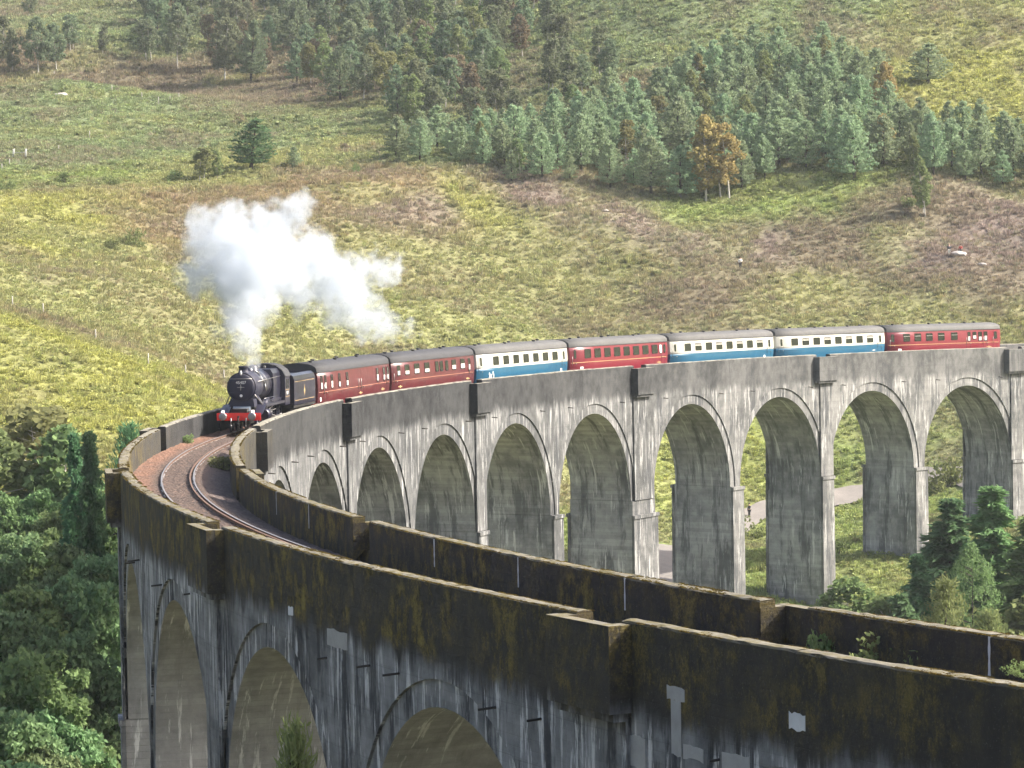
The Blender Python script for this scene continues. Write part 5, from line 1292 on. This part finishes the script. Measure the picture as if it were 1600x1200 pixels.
M_POST = simple_mat('weathered_grey_wood', (.40, .38, .34), .9, var=.2)
def post(px, py, h=1.25, label=None, lean=0.0, grp='fence posts on the left slope'):
    x, y, z = ground_at(px, py); mb = MB(); mb.tube((0, 0, -.3), (lean, 0, h), .075, .065, 7); mb.box((lean, 0, h - .1), (.03, .2, .03)); me = mb.mesh('fence_post')
    o = link('fence_post', me, M_POST); o.location = (x, y, z); tag(o, label or 'thin grey fence post on the grassy slope at left', 'post', grp)
for px, py in ((20, 492), (68, 505), (150, 545), (232, 572), (290, 582), (350, 590), (85, 122), (175, 145), (222, 165), (248, 172), (266, 172), (280, 168), (140, 210), (92, 238), (3, 262), (15, 258)): post(px, py, random.uniform(1.1, 1.4))
hx, hy, hz = ground_at(30, 248); hurdle = empty('sheep_hurdle', (hx, hy, hz)); tag(hurdle, 'small white timber hurdle standing on the far left slope', 'hurdle')
for dx in (-1.0, -.85, .9, 1.05): 
    mb = MB(); mb.tube((dx, 0, -.2), (dx + .12, 0, 1.5), .07, .06, 7); mb.build('post', simple_mat('white_timber', (.62, .62, .58), .8), hurdle)
for z in (.5, .95): 
    mb = MB(); mb.box((0, 0, z), (2.1, .05, .10)); mb.build('rail', M_POST, hurdle)

M_SKIN = simple_mat('skin', (.45, .27, .20), .6)
def skinned(name, verts, edges, radii, mat, parent, root=0):
    me = bpy.data.meshes.new(name); me.from_pydata(verts, edges, []); o = link(name, me, mat, parent)
    md = o.modifiers.new('skin', 'SKIN'); md.use_smooth_shade = True
    for i, q in enumerate(radii): me.skin_vertices[0].data[i].radius = (q, q)
    me.skin_vertices[0].data[root].use_root = True
    sd = o.modifiers.new('sub', 'SUBSURF'); sd.levels = 1; sd.render_levels = 1
    return o
def person(px, py, label, top, legs, hair, pose='stand', rot=0.0, h=1.72):
    x, y, z = ground_at(px, py); root = empty('person', (x, y, z), (0, 0, rot)); root.scale = (h / 1.72,) * 3; tag(root, label, 'person', 'walkers')
    T = simple_mat('walker_top', top, .8); Lg = simple_mat('walker_trousers', legs, .8); H = simple_mat('walker_hair', hair, .8)
    sit = pose == 'sit'; hz_ = .92 if not sit else .48
    kn = [(.10, -.02, .50), (-.10, -.02, .50)] if not sit else [(.14, -.38, .52), (-.14, -.38, .52)]
    an = [(.11, .02, .06), (-.11, .02, .06)] if not sit else [(.14, -.48, .06), (-.14, -.48, .06)]
    toe = [(a[0], a[1] - .16, .03) for a in an]
    V = [(0, 0, hz_), (.10, 0, hz_ - .04), kn[0], an[0], toe[0], (-.10, 0, hz_ - .04), kn[1], an[1], toe[1], (0, -.02, hz_ + .28), (0, 0, hz_ + .50), (0, 0, hz_ + .60), (0, -.02, hz_ + .74),
         (.19, 0, hz_ + .47), (.25, -.06, hz_ + .22), (.22, -.24, hz_ + .16), (.20, -.32, hz_ + .17), (-.19, 0, hz_ + .47), (-.26, .02, hz_ + .22), (-.25, -.08, hz_ - .02), (-.25, -.12, hz_ - .09)]
    E = [(0, 1), (1, 2), (2, 3), (3, 4), (0, 5), (5, 6), (6, 7), (7, 8), (0, 9), (9, 10), (10, 11), (11, 12), (10, 13), (13, 14), (14, 15), (15, 16), (10, 17), (17, 18), (18, 19), (19, 20)]
    Rr = [.13, .095, .06, .045, .04, .095, .06, .045, .04, .13, .13, .06, .105, .065, .05, .038, .035, .065, .05, .038, .035]
    skinned('body', V, E, Rr, M_SKIN, root)
    skinned('trousers', [V[i] for i in (0, 1, 2, 3, 5, 6, 7)], [(0, 1), (1, 2), (2, 3), (0, 4), (4, 5), (5, 6)], [.155, .115, .08, .065, .115, .08, .065], Lg, root)
    skinned('jacket', [V[i] for i in (0, 9, 10, 13, 14, 15, 17, 18, 19)], [(0, 1), (1, 2), (2, 3), (3, 4), (4, 5), (2, 6), (6, 7), (7, 8)], [.16, .165, .155, .09, .07, .055, .09, .07, .055], T, root)
    hd = MB(); hd.lathe((0, .02, hz_ + .72), (0, 0, 1), [(0, .118), (.06, .125), (.10, .11), (.14, .06), (.155, 0)], 12, cap=False); hd.build('hair', H, root)
    return root
person(1157, 424, 'person in a white top standing alone on the heather slope', (.75, .74, .70), (.03, .035, .04), (.03, .02, .015), rot=.4)
person(1483, 408, 'person in dark top and pale trousers at the rocky ledge on the right slope', (.04, .045, .06), (.55, .55, .52), (.35, .25, .18), rot=.3)
person(1501, 405, 'person in a red top sitting on the rocky ledge at right', (.42, .06, .05), (.03, .03, .035), (.05, .03, .02), 'sit', -.4)
person(1158, 815, 'person in pale clothes on the path under the fourth arch from the right', (.55, .62, .72), (.5, .55, .6), (.1, .07, .05), rot=1.2)
person(1171, 814, 'person in dark clothes on the path under the fourth arch from the right', (.03, .04, .045), (.03, .035, .04), (.05, .03, .02), rot=-1.0)
def boulder(px, py, w, label, cl):
    x, y, z = ground_at(px, py); bm = bmesh.new(); bmesh.ops.create_icosphere(bm, subdivisions=2, radius=1.0); r = random.Random(px)
    for v in bm.verts: v.co = Vector((v.co.x * w, v.co.y * w * .7, v.co.z * w * .38)) * r.uniform(.82, 1.12)
    me = bpy.data.meshes.new('boulder'); bm.to_mesh(me); bm.free(); o = link('boulder', me, cl); o.location = (x, y, z + .15); tag(o, label, 'boulder')
M_ROCK = simple_mat('pale_rock', (.36, .33, .31), .9, var=.3, scale=3, bump=.5)
boulder(1497, 408, 1.3, 'pale flat rock under the two walkers at right', M_ROCK); boulder(1535, 420, .7, 'pale stone right of the walkers, on the heather', M_ROCK); boulder(945, 330, .6, 'small stone in the heather below the pines', M_ROCK)
boulder(95, 148, 1.4, 'pale rock on the grassy knoll at upper left', M_ROCK)

# ------------------------------------------------------------------ steam from the chimney
puffs = [(396, 560, 13, 206), (392, 545, 20, 206), (385, 522, 32, 206), (378, 490, 44, 207), (345, 520, 14, 207), (400, 470, 40, 208), (380, 420, 72, 209), (335, 390, 50, 209), (318, 352, 34, 210), (300, 352, 22, 210), (360, 355, 40, 210), (420, 360, 52, 211), (452, 335, 34, 212), (470, 318, 24, 212), (440, 420, 58, 212),
         (490, 400, 46, 214), (520, 440, 46, 216), (555, 420, 30, 218), (590, 418, 34, 220), (615, 412, 22, 221), (550, 460, 40, 218), (470, 470, 36, 214), (530, 485, 34, 217), (575, 500, 36, 219), (605, 512, 24, 221), (640, 512, 17, 222), (560, 525, 18, 219), (630, 425, 16, 222), (310, 430, 36, 209)]
PC = [(Vector(along_ray(a, b, Y)), rr * Y / FPX) for a, b, rr, Y in puffs]
sm, snt, sb_ = new_mat('drifting_steam'); N = NT(snt); snt.nodes.remove(sb_)
pos = N.n('ShaderNodeNewGeometry').outputs['Position']
w1 = N.n('ShaderNodeTexNoise', i_Vector=pos, i_Scale=.55, i_Detail=3.0); w2 = N.n('ShaderNodeTexNoise', i_Vector=pos, i_Scale=1.6, i_Detail=6.0)
def vm(op, a, b, sc_=None):
    nd = snt.nodes.new('ShaderNodeVectorMath'); nd.operation = op; N.put(nd.inputs[0], a); N.put(nd.inputs[1], b)
    if sc_ is not None: nd.inputs['Scale'].default_value = sc_
    return nd
d1 = vm('SCALE', vm('SUBTRACT', w1.outputs['Color'], (.5, .5, .5)).outputs[0], (0, 0, 0), 3.4).outputs[0]; d2 = vm('SCALE', vm('SUBTRACT', w2.outputs['Color'], (.5, .5, .5)).outputs[0], (0, 0, 0), 1.7).outputs[0]
pw = vm('ADD', vm('ADD', pos, d1).outputs[0], d2).outputs[0]
field = None
for i, (c, rr) in enumerate(PC):
    dist = vm('DISTANCE', pw, tuple(c)).outputs['Value']
    f = N.math('SUBTRACT', 1.0, N.math('DIVIDE', dist, rr * 1.05))
    f = N.math('MULTIPLY', f, min(1.6, .5 + rr * .45))
    field = f if field is None else N.math('SMOOTH_MAX', field, f, .2)
n3 = N.noise(pos, 1.5, 7.0, .68)
den = N.math('MULTIPLY', N.smooth(N.math('ADD', field, N.math('MULTIPLY', N.math('SUBTRACT', n3, .5), 1.1)), .0, .65), .8)
vol = N.n('ShaderNodeVolumePrincipled'); vol.inputs['Color'].default_value = (.72, .77, .83, 1); vol.inputs['Anisotropy'].default_value = .1; snt.links.new(den, vol.inputs['Density'])
snt.links.new(vol.outputs[0], snt.nodes['Material Output'].inputs['Volume'])
bm = bmesh.new()
for c, rr in PC: bmesh.ops.create_icosphere(bm, subdivisions=2, radius=rr * 1.12 + .25, matrix=Matrix.Translation(c))
me = bpy.data.meshes.new('steam_plume'); bm.to_mesh(me); bm.free()
steam = link('steam_plume', me, sm); rm = steam.modifiers.new('union', 'REMESH'); rm.mode = 'VOXEL'; rm.voxel_size = .30
tag(steam, 'white steam plume drifting back from the locomotive chimney', kind='stuff')
sm.cycles.volume_step_rate = .6 if hasattr(sm.cycles, 'volume_step_rate') else 1

# ------------------------------------------------------------------ the moist air of the glen
g0 = bpy.data.objects['ground'].data; co = np.empty(len(g0.vertices) * 3, np.float32); g0.vertices.foreach_get('co', co); co = co.reshape(-1, 3)
lo_ = co.min(0) - 6; hi_ = co.max(0) + 6; hi_[2] = max(hi_[2], 110)
mb = MB(); mb.box(tuple((lo_ + hi_) / 2), tuple(hi_ - lo_))
hm, hnt, hb = new_mat('haze'); hnt.nodes.remove(hb); hv = hnt.nodes.new('ShaderNodeVolumePrincipled')
hv.inputs['Color'].default_value = (.86, .93, 1.0, 1); hv.inputs['Density'].default_value = .00008; hv.inputs['Anisotropy'].default_value = .2
hnt.links.new(hv.outputs[0], hnt.nodes['Material Output'].inputs['Volume'])
hz = mb.build('haze', hm); tag(hz, 'thin bluish haze filling the glen', kind='stuff')
